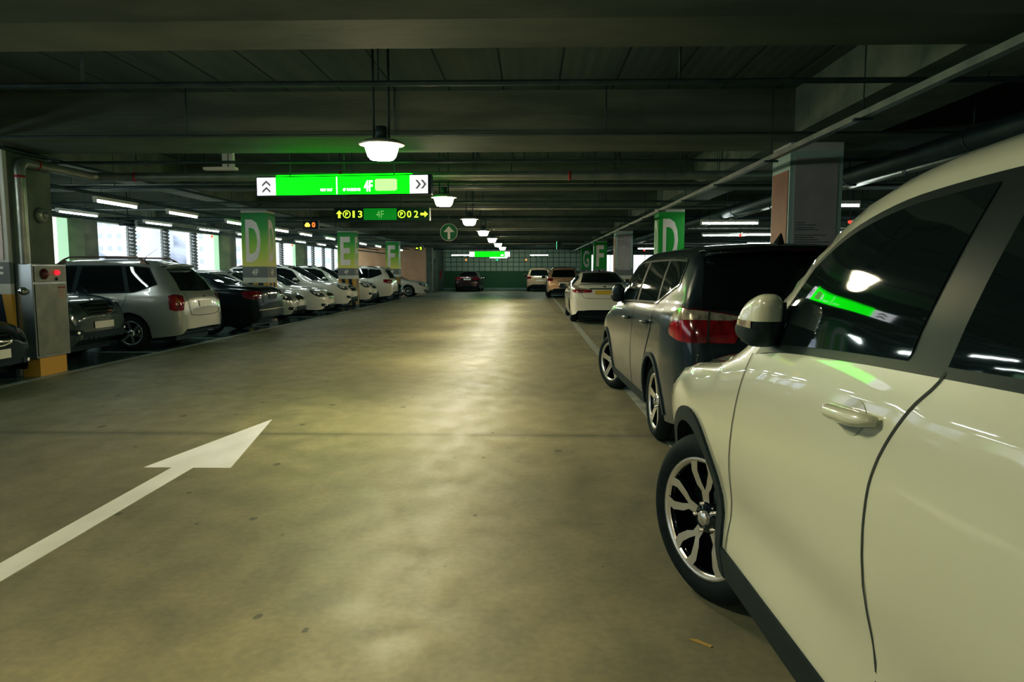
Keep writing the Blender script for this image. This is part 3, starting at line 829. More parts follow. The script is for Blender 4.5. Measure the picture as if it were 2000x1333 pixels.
WHITEL = mat('white_lettering', (.95, .90, .86), .5)
GREENE = mat('lit_green_face', (.0, .5, .0), .4, 0, 0, (.001, 1., .002), 3.6)
WHITEE = mat('lit_white_face', (.8, .8, .8), .4, 0, 0, (.90, .90, 1.), 1.9)
BLACKM = mat('black_metal', (.012, .012, .014), .4, .3)
LINE = noise_mat('line_paint', (.22, .25, .24), (.38, .41, .39), 5, (.4, .5))
PIPE = noise_mat('galvanised_pipe', (.30, .31, .27), (.42, .42, .36), 4, (.32, .45), metal=.6)
PIPED = noise_mat('dark_pipe', (.045, .055, .05), (.08, .09, .08), 4, (.45, .6), metal=.3)
REDP = mat('red_band', (.4, .02, .02), .4)

# ------------------------------------------------------------------ the setting
Y0, Y1, XL, XR = -7., 57., -12.5, 24.
fl = MB(); fl.box(XL-.3, XR+.3, Y0-.3, Y1+.3, -.25, 0); struct('floor', fl, floor_material())
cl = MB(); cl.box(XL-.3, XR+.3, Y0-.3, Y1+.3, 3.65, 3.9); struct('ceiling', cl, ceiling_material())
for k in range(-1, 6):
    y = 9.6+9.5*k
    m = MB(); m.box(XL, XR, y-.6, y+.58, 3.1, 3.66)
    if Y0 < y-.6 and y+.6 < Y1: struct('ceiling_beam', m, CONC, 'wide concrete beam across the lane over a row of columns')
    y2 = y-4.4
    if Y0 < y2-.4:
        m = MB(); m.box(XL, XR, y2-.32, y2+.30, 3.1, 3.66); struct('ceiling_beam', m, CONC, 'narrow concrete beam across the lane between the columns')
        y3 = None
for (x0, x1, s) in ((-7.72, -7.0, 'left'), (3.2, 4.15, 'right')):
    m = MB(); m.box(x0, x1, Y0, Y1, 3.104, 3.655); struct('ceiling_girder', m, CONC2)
# back wall: blocks above, green band below
def backwall():
    m = mat('block_wall', (.4, .5, .4), .6); N, L, b = nodes_of(m)
    tc = N.new('ShaderNodeTexCoord'); mp = N.new('ShaderNodeMapping'); mp.inputs['Rotation'].default_value = (PI/2, 0, 0); L.new(tc.outputs['Object'], mp.inputs[0])
    br = N.new('ShaderNodeTexBrick'); br.offset = 0.; br.inputs['Scale'].default_value = 1.; br.inputs['Brick Width'].default_value = .45; br.inputs['Row Height'].default_value = .36; br.inputs['Mortar Size'].default_value = .022
    br.inputs['Color1'].default_value = (.52, .62, .48, 1); br.inputs['Color2'].default_value = (.58, .67, .52, 1); br.inputs['Mortar'].default_value = (.05, .07, .05, 1)
    sx = N.new('ShaderNodeSeparateXYZ'); L.new(tc.outputs['Object'], sx.inputs[0])
    cb = N.new('ShaderNodeCombineXYZ'); L.new(sx.outputs[0], cb.inputs[0]); L.new(sx.outputs[2], cb.inputs[1]); L.new(cb.outputs[0], br.inputs['Vector'])
    g = N.new('ShaderNodeMath'); g.operation = 'GREATER_THAN'; g.inputs[1].default_value = 1.42; L.new(sx.outputs[2], g.inputs[0])
    x = N.new('ShaderNodeMix'); x.data_type = 'RGBA'; L.new(g.outputs[0], x.inputs[0]); x.inputs[6].default_value = (.06, .15, .05, 1); L.new(br.outputs['Color'], x.inputs[7])
    L.new(x.outputs[2], b.inputs['Base Color']); return m
BW = backwall()
m = MB(); m.box(-6.85, 3.9, Y1, Y1+.3, 0, 3.65); struct('wall_back', m, BW)
m = MB(); m.box(3.9, XR, Y1, Y1+.3, 0, 1.05); m.box(3.9, XR, Y1, Y1+.3, 2.72, 3.65); m.box(3.9, 4.5, Y1, Y1+.3, 1.05, 2.72)
for x in (7.6, 11.2, 14.8, 18.4): m.box(x, x+.5, Y1, Y1+.3, 1.05, 2.72)
struct('wall_back', m, CONC2)
m = MB()
for x in np.arange(4.5, 23.5, .9): m.box(x-.02, x+.02, Y1+.1, Y1+.16, 1.05, 2.72)
struct('window_1', m, BLACKM)
# left back corner: warm concrete wall with lamplight put into its colour, service block with a dark doorway
ORW = noise_mat('warm_wall', (.84, .52, .30), (.90, .60, .38), 2, (.6, .8))
m = MB(); m.box(XL, -6.85, 48.4, 48.7, 0, 3.65); struct('wall_corner', m, ORW)
m = MB(); m.box(-7.15, -6.85, 48.7, 50.6, 0, 3.65); m.box(-7.15, -6.85, 52.2, Y1, 0, 3.65); m.box(-7.15, -6.85, 50.6, 52.2, 2.3, 3.65); m.box(-7.0, -6.6, 48.2, 48.75, 0, 3.65); struct('wall_side', m, CONC2)
m = MB(); m.box(-7.12, -7.06, 50.6, 52.2, 0, 2.3); struct('door_1', m, mat('dark_door', (.015, .02, .018), .5))
m = MB(); m.box(-6.85, 3.9, Y1-.5, Y1-.0, 0, .13); struct('trim_1', m, noise_mat('pale_kerb', (.30, .42, .38), (.42, .52, .48), 3, (.5, .6)))
# left outer wall: sill, lintel and columns
m = MB(); m.box(XL-.3, XL, Y0, 48.4, 0, 1.08); struct('wall_left', m, CONC2); m = MB(); m.box(XL-.3, XL, Y0, 48.4, 2.88, 3.65); struct('wall_left', m, CONC2)
m = MB(); m.box(XR, XR+.3, Y0, Y1, 0, 3.65); struct('wall_right', m, CONC)
m = MB(); m.box(XL, XR, Y0-.3, Y0, 0, 3.65); struct('wall_rear', m, CONC)

# pale sheets whose emission stands in for daylight behind them, louvre strips, outer columns
PALE = mat('pale_sheet', (.78, .84, .74), .5, 0, 0, (.95, 1., .93), .78)
PALEG = mat('pale_green_sheet', (.45, .74, .5), .5, 0, 0, (.50, .86, .58), .62)
LOUV = noise_mat('louvre_metal', (.22, .22, .2), (.3, .3, .28), 6, (.4, .6), metal=.3)
for k in range(-1, 3):
    yb = 19.4+9.5*k
    m = MB(); m.box(XL-.32, XL+.35, yb, yb+.62, 0, 3.64)
    tag(m.build('outer_column', CONC2), 'grey concrete column between the window openings of the outer wall', 'column', 'outer wall columns')
    for a in (.68, 2.95, 5.05, 7.15):
        p = thing('louvre_strip', 'narrow upright strip of horizontal louvre blades in the outer wall opening', 'louvre', (XL-.02, yb+a, 1.08), 0, 'louvre strips along the outer wall')
        for u0 in (0, .38): m = MB(); m.box(-.14, -.08, u0, u0+.04, 0, 1.8); m.build('upright', LOUV, p)
        m = MB()
        for z in np.arange(.05, 1.8, .115): m.cbox((-.10, .21, z), (.16, .36, .045), Matrix.Rotation(.5, 3, 'Y'))
        m.build('louvre_blades', LOUV, p)
    if k < 3:
        p = thing('window_panel', 'pale backlit sheet with a green edge strip filling one window opening', 'panel', (XL-.12, yb-1.3, 1.08), 0, 'pale sheets in the outer wall')
        m = MB(); m.box(-.02, .02, 0, .85, 0, 1.8); m.build('sheet', PALE, p)
        m = MB(); m.box(-.02, .02, .85, 1.3, 0, 1.8); m.build('green_strip', PALEG, p)
        # small orange indicator over it
        m = MB(); m.lathe([(.05, 0), (.05, .03), (.03, .07), (0, .08)], 12, 'x', c=(XL+.01, yb-.9, 2.80))
        tag(m.build('indicator_light', mat('orange_indicator', (.6, .12, .05), .3, 0, 0, (1, .2, .08), .7)), 'small orange indicator above a pale window sheet', 'light', 'orange indicators')

# ------------------------------------------------------------------ outside
SNOW = noise_mat('snowy_hillside', (.30, .32, .38), (.62, .65, .74), .12, (.9, 1.), 0, 12, lo=.42, hi=.58)
m = MB(); P = []
for i in range(25):
    r = []
    for j in range(41):
        x = -260+j*9.; y = 110+i*9.
        r.append((x, y, -14+(34*math.exp(-((x+112)/38)**2))*min(1, i/9)+1.5*math.sin(x*.21+i)*min(1, i/6)))
    P.append(r)
m.grid(P); tag(m.build('hillside', SNOW), kind='structure')
FAC = noise_mat('pale_facade', (.80, .80, .86), (.86, .86, .92), .3, (.8, .9)); WIN = mat('far_window', (.52, .56, .66), .4)
for i, (x, y, wd, h) in enumerate(((-97, 165, 17, 26), (-72, 170, 20, 24), (-47, 160, 17, 22), (-22, 175, 15, 18), (-150, 120, 26, 30))):
    b = thing('apartment_building', ['tall pale apartment block seen through the opening left of the letter D column', 'pale apartment block just left of the letter D column', 'pale apartment block seen between the D and E columns',
        'pale apartment block seen beside the E column', 'pale apartment block furthest left beyond the openings'][i], 'building', (x, y, -14), .0, None)
    mb = MB(); mb.box(-wd/2, wd/2, 0, 12, 0, 14+h); mb.build('wall', FAC, b)
    mb = MB(); mb.box(-.5, .5, -.08, .02, -.55, .55); wm = mb.mesh('window', WIN)
    mb = MB(); mb.box(-wd/2-.3, wd/2+.3, -.3, 12.3, 14+h, 14+h+.5); mb.build('roof', FAC, b)
    for cx in np.arange(-wd/2+1.5, wd/2-1, 2.2):
        for z in np.arange(12, 14+h-1, 2.9):
            link('window', wm, b, (cx, 0, z))
m = MB(); m.box(-300, 60, 60, 400, -14.4, -14); tag(m.build('street_ground', noise_mat('snowy_ground', (.5, .52, .55), (.65, .67, .7), .1, (.9, 1.))), kind='structure')

# ------------------------------------------------------------------ columns with letters and posters
POSTA = noise_mat('creased_pink_poster', (.62, .50, .46), (.82, .72, .67), 2.2, (.3, .4), .6)
POSTB = noise_mat('grey_poster', (.52, .47, .48), (.62, .57, .58), 3, (.35, .45))
POSTC = noise_mat('brown_orange_poster', (.30, .12, .045), (.42, .17, .07), 2, (.4, .5))
FRAMEP = mat('pale_poster_frame', (.55, .72, .68), .4); SMALLT = mat('small_print', (.07, .06, .06), .6)
def column(x0, y, side, kind, label, D=.65):
    """side=+1: aisle face is +x"""
    c = thing('column', label, 'column', (x0, y, 0)); W = .65
    m = MB(); m.box(0, W, 0, D, 0, 3.1); bevel(m.build('shaft', CONC2, c), .012)
    o = .012
    def band(name, z0, z1, mm, mar=.0):
        m = MB(); m.box(mar-o, W-mar+o, -o, (W+o if D == W else .06), z0, z1); return m.build(name, mm, c)
    band('top_band', 2.985, 3.098, WHITEP); band('base_stripes', 0.0, 1.14, STRIPE)
    band('white_band', 1.14, 1.28, WHITEP)
    g = band('grey_band', 1.28, 1.57, GREYB)
    fx = W/2
    if kind in 'DEFG':
        band('letter_panel', 1.57, 2.985, GREENP if kind != 'G' and side > 0 else GREENP2)
        text_part('letter', kind, WHITEL, c, .40, 1.12, (W*.46, -o-.004, 2.25), bold=.028)
        sx = W+o+.004 if side > 0 else -o-.004
        text_part('letter', kind, WHITEL, c, .40, 1.12, (sx, W/2, 2.25), (PI/2, 0, PI/2 if side > 0 else -PI/2), bold=.028)
        text_part('floor_number', '4F', WHITEL, c, .17, .17, (W*.5, -o-.004, 1.42), bold=.02)
        text_part('floor_number', '4F', WHITEL, c, .17, .17, (sx, W/2, 1.42), (PI/2, 0, PI/2 if side > 0 else -PI/2), bold=.02)
    elif kind == 'pink':
        band('white_panel', 1.57, 2.985, WHITEP)
        m = MB(); m.box(.02, W-.05, -.024, -o, 1.60, 2.93); m.build('poster', POSTA, c)
        text_part('floor_number', '4F', WHITEL, c, .22, .19, (W*.72, -o-.004, 1.42), bold=.02)
    else:
        band('pale_panel', 1.57, 2.985, FRAMEP)
        m = MB(); m.box(.05, W-.05, -.022, -o, 1.40 if kind == 'grey' else 1.5, 2.9); p = m.build('poster', POSTB, c)
        for i, (z, a, b_) in enumerate(((2.02, .08, .20), (1.99, .08, .34), (1.955, .08, .30), (1.93, .08, .36), (1.86, .08, .46), (1.83, .08, .30), (1.80, .08, .36), (1.77, .08, .52), (1.71, .08, .52), (1.68, .08, .50))):
            z += .05
            if kind == 'grey2': z += .75
            for q in range(int((b_-a)/.035)):
                m = MB()
            m = MB(); xx = a
            while xx < b_: l = random.uniform(.012, .03); m.box(xx, xx+l, -.0245, -.022, z, z+.010); xx += l+.007
            m.build('small_print', SMALLT, p)
        m = MB(); sxx = (-o-.010, -o) if side < 0 else (W+o, W+o+.010); m.box(sxx[0], sxx[1], .03, W-.03, 1.3, 2.75); m.build('side_poster', POSTC, c)
    return c
column(-7.65, 9.5, 1, 'pink', 'concrete column at far left with a creased pink poster and steel cabinet on its side', .95)
column(-7.65, 19, 1, 'D', 'left-hand column with green panel and large white letter D')
column(-7.65, 28.5, 1, 'E', 'left-hand column with green panel and large white letter E')
column(-7.65, 38, 1, 'F', 'left-hand column with green panel and large white letter F')
column(3.35, 9.5, -1, 'grey', 'nearest right-hand column with a tall grey poster and brown side poster')
column(3.35, 19, -1, 'D', 'right-hand column with green panel and large white letter D')
column(3.35, 28.5, -1, 'grey2', 'right-hand column with grey poster behind the white saloon')
column(3.35, 38, -1, 'F', 'right-hand column with green panel and white letter F')
column(3.35, 47.5, -1, 'G', 'right-hand column with green panel and white letter G by the back wall')

# steel hydrant cabinet on the first column
STEEL = noise_mat('brushed_steel', (.30, .32, .32), (.46, .47, .46), 3, (.22, .38), metal=.85, stretch=(1, 1, .3))
STEELD = noise_mat('dull_steel_door', (.20, .19, .15), (.27, .26, .20), 4, (.35, .5), metal=.5)
cb = thing('hydrant_cabinet', 'stainless steel hydrant cabinet mounted on the far left column', 'cabinet', (-6.99, 9.58, .25))
m = MB(); m.box(0, .24, 0, .72, 0, 1.30); bevel(m.build('body', STEEL, cb), .008)
m = MB(); m.box(.24, .252, .03, .69, .03, 1.02); d = bevel(m.build('door', STEELD, cb), .004)
m = MB(); m.box(.24, .252, .03, .69, 1.05, 1.27); pn = bevel(m.build('upper_panel', STEELD, cb), .004)
m = MB(); m.lathe([(.075, 0), (.075, .015), (.055, .03), (.05, .04), (0, .045)], 24, 'x', c=(.252, .22, 1.16)); m.build('alarm_bell', mat('dark_red_metal', (.16, .015, .015), .35), pn)
m = MB(); m.lathe([(.035, 0), (.035, .03), (.02, .05), (0, .055)], 16, 'x', c=(.252, .48, 1.18)); m.build('red_light', mat('red_indicator', (.6, .02, .03), .3, 0, 0, (1, .02, .04), 1.2), pn)
m = MB(); m.lathe([(.022, 0), (.022, .012), (0, .014)], 12, 'x', c=(.252, .48, 1.09)); m.build('button', BLACKM, pn)
m = MB(); m.box(.252, .2535, .50, .66, .80, .98); lb = m.build('notice', mat('pale_notice', (.42, .36, .28), .6), d)
m = MB(); m.box(.2535, .2545, .50, .66, .955, .98)
for z in (.93, .905, .88, .855, .83): m.box(.2535, .2545, .515, .645, z-.006, z)
m.build('notice_print', mat('notice_red', (.3, .05, .03), .6), lb)
m = MB(); m.lathe([(.055, 0), (.055, -.02), (.042, -.03), (.042, -.06), (.03, -.07), (0, -.07)], 20, 'y', c=(.11, 0, .93)); m.build('hose_valve', CHROME, cb)
m = MB(); m.box(-.0, .24, .05, .62, -.25, 0); m.build('plinth', mat('ochre_paint', (.55, .32, .04), .5), cb)
sp_ = thing('speaker', 'round grey wall speaker on the side of the far left column', 'speaker', (-6.995, 10.16, 2.24))
m = MB(); m.lathe([(.11, 0), (.11, .03), (.09, .07), (.05, .08)], 24, 'x'); m.build('housing', PIPE, sp_); m = MB(); m.lathe([(.05, .08), (.05, .1), (.0, .105)], 16, 'x'); m.build('cone', PIPE, sp_)

# ------------------------------------------------------------------ lamps
LENS = mat('lamp_lens', (.9, .9, .85), .3, 0, 0, (1., .90, .68), 85.)
def bowl_lamp(y, label):
    t = thing('bowl_lamp', label, 'ceiling lamp', (-1.37, y, 2.47), 0, None)
    m = MB(); m.lathe([(.03, .0), (.105, .004), (.128, .03), (.150, .10), (.158, .135)], 28); m.build('lens', LENS, t)
    m = MB(); m.lathe([(.158, .13), (.205, .132), (.212, .142), (.200, .152), (.15, .175), (.07, .19), (.0, .195)], 28); m.build('rim', mat('lamp_rim', (.55, .55, .48), .35, .4), t)
    m = MB(); m.lathe([(.05, .19), (.05, .30), (0, .30)], 16); m.build('ballast_box', PIPED, t)
    hang(t, -.07, 0, .18, 1.18, .012); hang(t, .07, 0, .18, 1.18, .012)
    l = bpy.data.lights.new('lamp_glow', 'SPOT'); l.energy = 190 if y != 1.95 else 85; l.specular_factor = .6 if y > 3 else .1; l.color = (1., .87, .62); l.spot_size = math.radians(168); l.spot_blend = .5; l.shadow_soft_size = .12
    link('lamp_glow', l, t, (0, 0, -.02))
    return t
lab = ['behind the viewpoint over the lane', 'unlit view lamp directly overhead'] 
names = ['nearest and largest glowing bowl lamp over the lane above the lit green sign', 'second bowl lamp over the lane just right of the lit green sign', 'third bowl lamp over the lane beyond the count display',
         'fourth bowl lamp down the lane, right of the round arrow sign', 'fifth bowl lamp in the row down the lane', 'sixth bowl lamp in the row down the lane', 'seventh and farthest bowl lamp in the row down the lane']
bowl_lamp(-2.8, 'bowl lamp over the lane behind the viewpoint'); bowl_lamp(1.95, 'bowl lamp over the lane directly above the viewpoint')
for k, n_ in enumerate(names): bowl_lamp(6.7+4.75*k, n_)

TUBE = mat('fluorescent_tube', (.9, .9, .9), .3, 0, 0, (.86, .97, 1.), 26.)
TUBEF = mat('bright_fluorescent_tube', (.9, .9, .9), .3, 0, 0, (.86, 1., .95), 90.)
def tube_light(x, y, z, along, label, group, L=1.4, tm=None):
    t = thing('tube_light', label, 'tube light', (x, y, z), 0 if along == 'x' else PI/2, group)
    m = MB(); m.box(-L/2, L/2, -.05, .05, .03, .09); m.build('housing', WHITEP, t)
    m = MB(); m.tube([(-L/2+.04, 0, 0), (L/2-.04, 0, 0)], .02, 8); m.build('tube', tm or TUBE, t)
    for e in (-1, 1): m = MB(); m.box(e*L/2-.015, e*L/2+.015, -.03, .03, -.025, .03); m.build('lamp_holder', WHITEP, t)
    hang(t, -L*.35, 0, .09, .84, .006); hang(t, L*.35, 0, .09, .84, .006)
ys1 = [11.3, 14.1, 16.8, 19.9, 23.4, 26.0, 29.2, 32.1, 34.9, 38.4, 41.8, 45.]
for y in ys1 + [8.2, 5.0]:
    tube_light(-8.15, y, 2.76, 'y', 'fluorescent tube in the inner row over the left parking bays', 'inner row of tubes over the left bays')
for y in [13.0, 16.1, 19.6, 22.7, 25.6, 28.6, 31.8, 35.0, 38.2, 41.4, 9.8, 6.0]:
    tube_light(-10.2, y, 2.72, 'y', 'fluorescent tube in the outer row near the windows over the left bays', 'outer row of tubes near the windows')
for (x, y, l) in ((4.9, 18, 'higher tube light between the right D column and the poster column'), (6.35, 24., 'tube light just right of the right D column, lower one'), (7.55, 23.6, 'tube light just left of the brown poster'),
                  (8.6, 18, 'tube light right of the grey poster column'), (5.2, 13.2, 'tube light just left of the brown poster near the pipes, highest one'), (6.3, 38., 'far tube light behind the dark people carrier')):
    tube_light(x, y, 2.62, 'x', l, None)
for y in (9, 13.2, 18, 23.8, 28.6, 33, 38, 43, 49):
    for x in (10.5, 15.2, 19.5): tube_light(x, y, 2.70, 'x', 'fluorescent tube over the far right parking lanes', 'tubes over the far right lanes')
for (x, y, l) in ((-4.85, 50., 'tube light left of the far green sign'), (.6, 50., 'tube light right of the far green sign'), (-2.3, 52, 'tube light just under the far green sign')):
    tube_light(x, y, 2.55 if x != -2.3 else 2.42, 'x', l, None, 1.3, TUBEF)
# trunking above the left tubes, conduit runs
for (x, z, r, l) in ((-8.15, 2.90, .03, 'dark conduit above the inner row of tubes'), (-10.2, 2.86, .03, 'dark conduit above the outer row of tubes'), (-9.7, 2.62, .035, 'dark pipe under the windowside row of tubes'),
                     (-6.93, 3.06, .022, 'thin dark conduit along the left girder edge')):
    t = thing('conduit', l, 'conduit', (x, 0, z)); m = MB(); m.tube([(0, Y0, 0), (0, 48.3, 0)], r, 8); m.build('run', PIPED, t)
    for y in np.arange(7.2, 48, 4.75): hang(t, 0, y, 0, 3.64-z, .006)
# sheet rail along the right girder
rl = thing('cable_rail', 'long grey cable rail running away along the right girder', 'cable rail', (2.90, 0, 2.78))
m = MB(); m.box(-.035, .035, Y0, 56, 0, .055); m.build('rail', PIPE, rl)
for y in np.arange(1.7, 56, 2.4):
    hang(rl, 0, y, .05, .86, .006); m = MB(); m.cbox((0, y, -.01), (.16, .05, .02)); m.build('bracket', PIPED, rl)
for (x, z, r, mm, l) in ((4.75, 2.86, .125, PIPED, 'thick dark pipe running away right of the poster column'), (5.6, 2.95, .06, PIPE, 'thinner grey pipe to the right of the thick dark pipe')):
    t = thing('pipe', l, 'pipe', (x, 0, z)); m = MB(); m.tube([(0, Y0, 0), (0, 56, 0)], r, 16, False); m.build('run', mm, t)
    for y in np.arange(2, 56, 3.):
        m = MB(); m.lathe([(r+.008, y-.03), (r+.008, y+.03)], 16, 'y'); m.build('clamp', PIPED, t); hang(t, 0, y, r, 3.64-z, .008)

# cross pipes
def cross_pipe(y, z, r, mm, label, x0=-12.3, x1=23.8, step=2.7, off=0., top=3.65):
    t = thing('pipe', label, 'pipe', (0, y, z)); m = MB(); m.tube([(x0, 0, 0), (x1, 0, 0)], r, 10, False); m.build('run', mm, t)
    for x in np.arange(x0+.8+off, min(x1, 14), step*1.5): hang(t, x, 0, r, top-.01-z, .009)
    return t
cross_pipe(6.25, 3.04, .024, PIPED, 'dark pipe crossing high in front of the second beam', step=1.7)
cross_pipe(8.6, 3.05, .014, PIPED, 'thin dark conduit crossing above the nearest bowl lamp', step=1.65)
cross_pipe(10.6, 3.04, .022, PIPED, 'thin pipe just above the thick silver pipe over the lit sign', step=1.9)
cross_pipe(12.6, 2.92, .02, PIPED, 'thin dark pipe crossing just beyond the lit green sign', step=1.4)
q = 0
for k in range(1, 10):
    yb = 9.6+4.75*k
    for (dy, z, r) in ((-.85, 3.02, .03), (-1.6, 2.98, .016)) + (((.9, 2.9, .022),) if k % 2 else ((1.5, 2.95, .05),)):
        cross_pipe(yb+dy, z, r, PIPED if (k+int(dy*10)) % 3 else PIPE, 'cross pipe, ' + ['first', 'second', 'third', 'fourth', 'fifth', 'sixth', 'seventh', 'eighth', 'ninth'][k-1] + ' bay beyond the lit sign, ' + ('thick one' if r > .025 and dy < 0 else 'thin front one' if dy < -1 else 'rear one'), step=1.3+.4*(k % 3), off=.3*k)
# the thick silver pipe with its drop on the first column
t = thing('silver_pipe', 'thick silver pipe above the lit sign, dropping down the far left column', 'pipe', (0, 0, 0))
def arc(c, r, a0, a1, ax, n=7): return [ax(c, r, a0+(a1-a0)*i/(n-1)) for i in range(n)]
pts = [(-6.86, 9.62, 1.55), (-6.86, 9.62, 2.78)] + [(-6.86, 9.62+.14*(1-math.cos(a)), 2.78+.14*math.sin(a)) for a in np.linspace(.3, PI/2, 5)]
pts += [(-6.86, 11.15, 2.92)] + [(-6.86+.14*(1-math.cos(a)), 11.15+.14*math.sin(a), 2.92) for a in np.linspace(.3, PI/2, 5)] + [(4.68, 11.29, 2.92)]
m = MB(); m.tube(pts, .068, 18, False); m.build('run', PIPE, t)
for x in np.arange(-5.5, 4.5, 2.6): hang(t, x, 11.29, 2.98, 3.64, .009)
for x in (-2.95, -6.2, .6, 4.2): m = MB(); m.lathe([(.073, x-.02), (.073, x+.02)], 18, 'x', c=(0, 11.29, 2.92)); m.build('red_band', REDP, t)
m = MB(); m.lathe([(.073, 2.70), (.073, 2.73)], 18, 'z', c=(-6.86, 9.62, 0)); m.build('red_band', REDP, t)
m = MB(); m.lathe([(.073, 9.95), (.073, 9.98)], 18, 'y', c=(-6.86, 0, 2.92)); m.build('red_band', REDP, t)
# little bits hung near the beams
t = thing('junction_box', 'small white camera and cable box under the second beam at upper left', 'camera', (-4.55, 10.7, 2.98))
m = MB(); m.box(-.28, .2, -.06, .06, -.04, .0); m.build('bracket', WHITEP, t); m = MB(); m.box(-.0, .08, -.04, .04, 0, .3); m.build('arm', WHITEP, t); m = MB(); m.box(.10, .16, -.04, .04, .0, .3); m.build('arm', WHITEP, t)
t = thing('ceiling_camera', 'dark ceiling camera beside the windowside tubes at left', 'camera', (-9.8, 17.4, 2.62))
m = MB(); m.tube([(-.2, 0, 0), (.2, 0, 0)], .07, 12); m.build('body', BLACKM, t); m = MB(); m.tube([(0, 0, .06), (0, 0, 1.02)], .012, 6); m.build('hanger', BLACKM, t)

# ------------------------------------------------------------------ signs
def rods(parent, xs, z0, z1, r=.008):
    for x in xs: hang(parent, x, 0, z0, z1, r)
def chevron(parent, c, s, up, mm):
    for k in (0, 1):
        P = [(-.5, .05), (0, .5), (.5, .05), (.5, -.26), (0, .19), (-.5, -.26)] if up else [(-.06, .5), (.25, .5), (.66, 0), (.25, -.5), (-.06, -.5), (.35, 0)]
        o = (0, (.5-k)*.72) if up else ((k-.5)*.62-.2, 0)
        m = MB(); m.prism([((u+o[0])*s, (v+o[1])*s) for u, v in P], lambda u, v, t_: (c[0]+u, c[1]-t_, c[2]+v), 0, .004); m.build('chevron', mm, parent, fix=True)
GREYC = mat('grey_chevron', (.22, .2, .22), .5, 0, 0, (.22, .2, .22), .3)
sgn = thing('lit_sign', 'large lit green hanging sign with white arrow panels over the lane', 'sign', (-2.76, 10.62, 2.70), -.10)
wS, hS = 2.66, .29
m = MB(); m.box(-wS/2, wS/2, -.02, .12, -hS/2, hS/2); bevel(m.build('frame', BLACKM, sgn), .006)
m = MB(); m.box(-wS/2+.31, wS/2-.31, -.024, -.02, -hS/2+.016, hS/2-.016); g = m.build('green_face', GREENE, sgn)
m = MB(); m.box(-wS/2+.02, -wS/2+.31, -.024, -.02, -hS/2+.016, hS/2-.016); a = m.build('arrow_panel', WHITEE, sgn)
m = MB(); m.box(wS/2-.31, wS/2-.045, -.024, -.02, -hS/2+.016, hS/2-.016); b_ = m.build('arrow_panel', WHITEE, sgn)
chevron(a, (-wS/2+.165, -.024, -.02), .13, True, GREYC); chevron(b_, (wS/2-.16, -.024, 0), .13, False, GREYC)
m = MB(); m.box(-.085, -.07, -.027, -.024, -hS/2+.02, hS/2-.02); m.build('divider', WHITEE, g)
text_part('lettering', 'WAY OUT', WHITEE, g, .19, .042, (-.24, -.027, -.062), bold=.03)
text_part('lettering', '4F PARKING', WHITEE, g, .27, .042, (.145, -.027, -.062), bold=.03)
text_part('lettering', '4F', WHITEE, g, .13, .16, (.40, -.027, -.012), bold=.03)
LIME = mat('pale_lime_patch', (.4, .7, .3), .5, 0, 0, (.42, .90, .26), .95)
m = MB(); m.prism([(x_, z_) for x_, z_ in ((.50, -.07), (.50, .07), (.53, .085), (.80, .085), (.83, .07), (.83, -.07), (.80, -.085), (.53, -.085))], lambda u, v, t_: (u, -.024-t_, v), 0, .002); m.build('pale_patch', LIME, g, fix=True)
m = MB(); m.box(-wS/2+.3, wS/2-.3, .02, .10, hS/2, hS/2+.02); m.build('top_glow', GREENE, sgn)
rods(sgn, (-.80, .78), hS/2, .95)
m = MB(); m.box(-wS/2+.3, wS/2-.3, .12, .124, -hS/2+.016, hS/2-.016); m.build('green_face', GREENE, sgn)
# LED count display
LED = mat('lime_led', (.5, .7, .1), .4, 0, 0, (.62, 1., .05), 1.25); LEDR = mat('red_led', (.8, .1, .02), .4, 0, 0, (1., .16, .03), 1.4); LEDY = mat('amber_led', (.9, .5, .1), .4, 0, 0, (1., .62, .10), 1.3)
DGREEN = mat('dim_green_panel', (.01, .22, .02), .4, 0, 0, (.0, .30, .02), .35)
def arrow(parent, c, s, ang, mm, name='arrow', w_=.16):
    P = [(-w_, -.5), (w_, -.5), (w_, .05), (.42, .05), (0, .5), (-.42, .05), (-w_, .05)]; ca, sa = math.cos(ang), math.sin(ang)
    m = MB(); m.prism([((u*ca-v*sa)*s, (u*sa+v*ca)*s) for u, v in P], lambda u, v, t_: (c[0]+u, c[1]-t_, c[2]+v), 0, .004); return m.build(name, mm, parent, fix=True)
s2 = thing('count_display', 'black hanging LED display with lime digits and a green 4F panel', 'display', (-2.965, 14.4, 2.58))
m = MB(); m.box(-.95, .95, -.02, .10, -.125, .125); m.build('housing', BLACKM, s2)
m = MB(); m.box(-.36, .30, -.024, -.02, -.115, .115); p = m.build('green_panel', DGREEN, s2)
text_part('lettering', '4F', mat('dull_green_text', (.15, .4, .12), .5, 0, 0, (.25, .5, .2), .5), p, .15, .14, (-.03, -.028, 0), bold=.0)
arrow(s2, (-.85, -.022, 0), .15, 0, LED); arrow(s2, (.85, -.022, 0), .15, -PI/2, LED)
for (tx, c) in (('P', -.70), ('P', .40)):
    m = MB(); m.lathe([(.062, -.003), (.078, -.003), (.078, 0), (.062, 0), (.062, -.003)], 24, 'y', c=(c, -.022, 0)); r_ = m.build('ring', LED, s2)
    text_part('letter', tx, LED, r_, .055, .075, (c, -.026, 0), bold=.02)
for (tx, c) in (('1', -.56), ('3', -.43), ('0', .55), ('2', .69)): text_part('digit', tx, LED, s2, .085 if tx != '1' else .042, .135, (c, -.026, 0), bold=.012)
m = MB(); m.box(.95, .965, -.03, .10, -.125, .125); m.build('end_cap', WHITEP, s2); rods(s2, (-.45, .38), .125, 1.07)
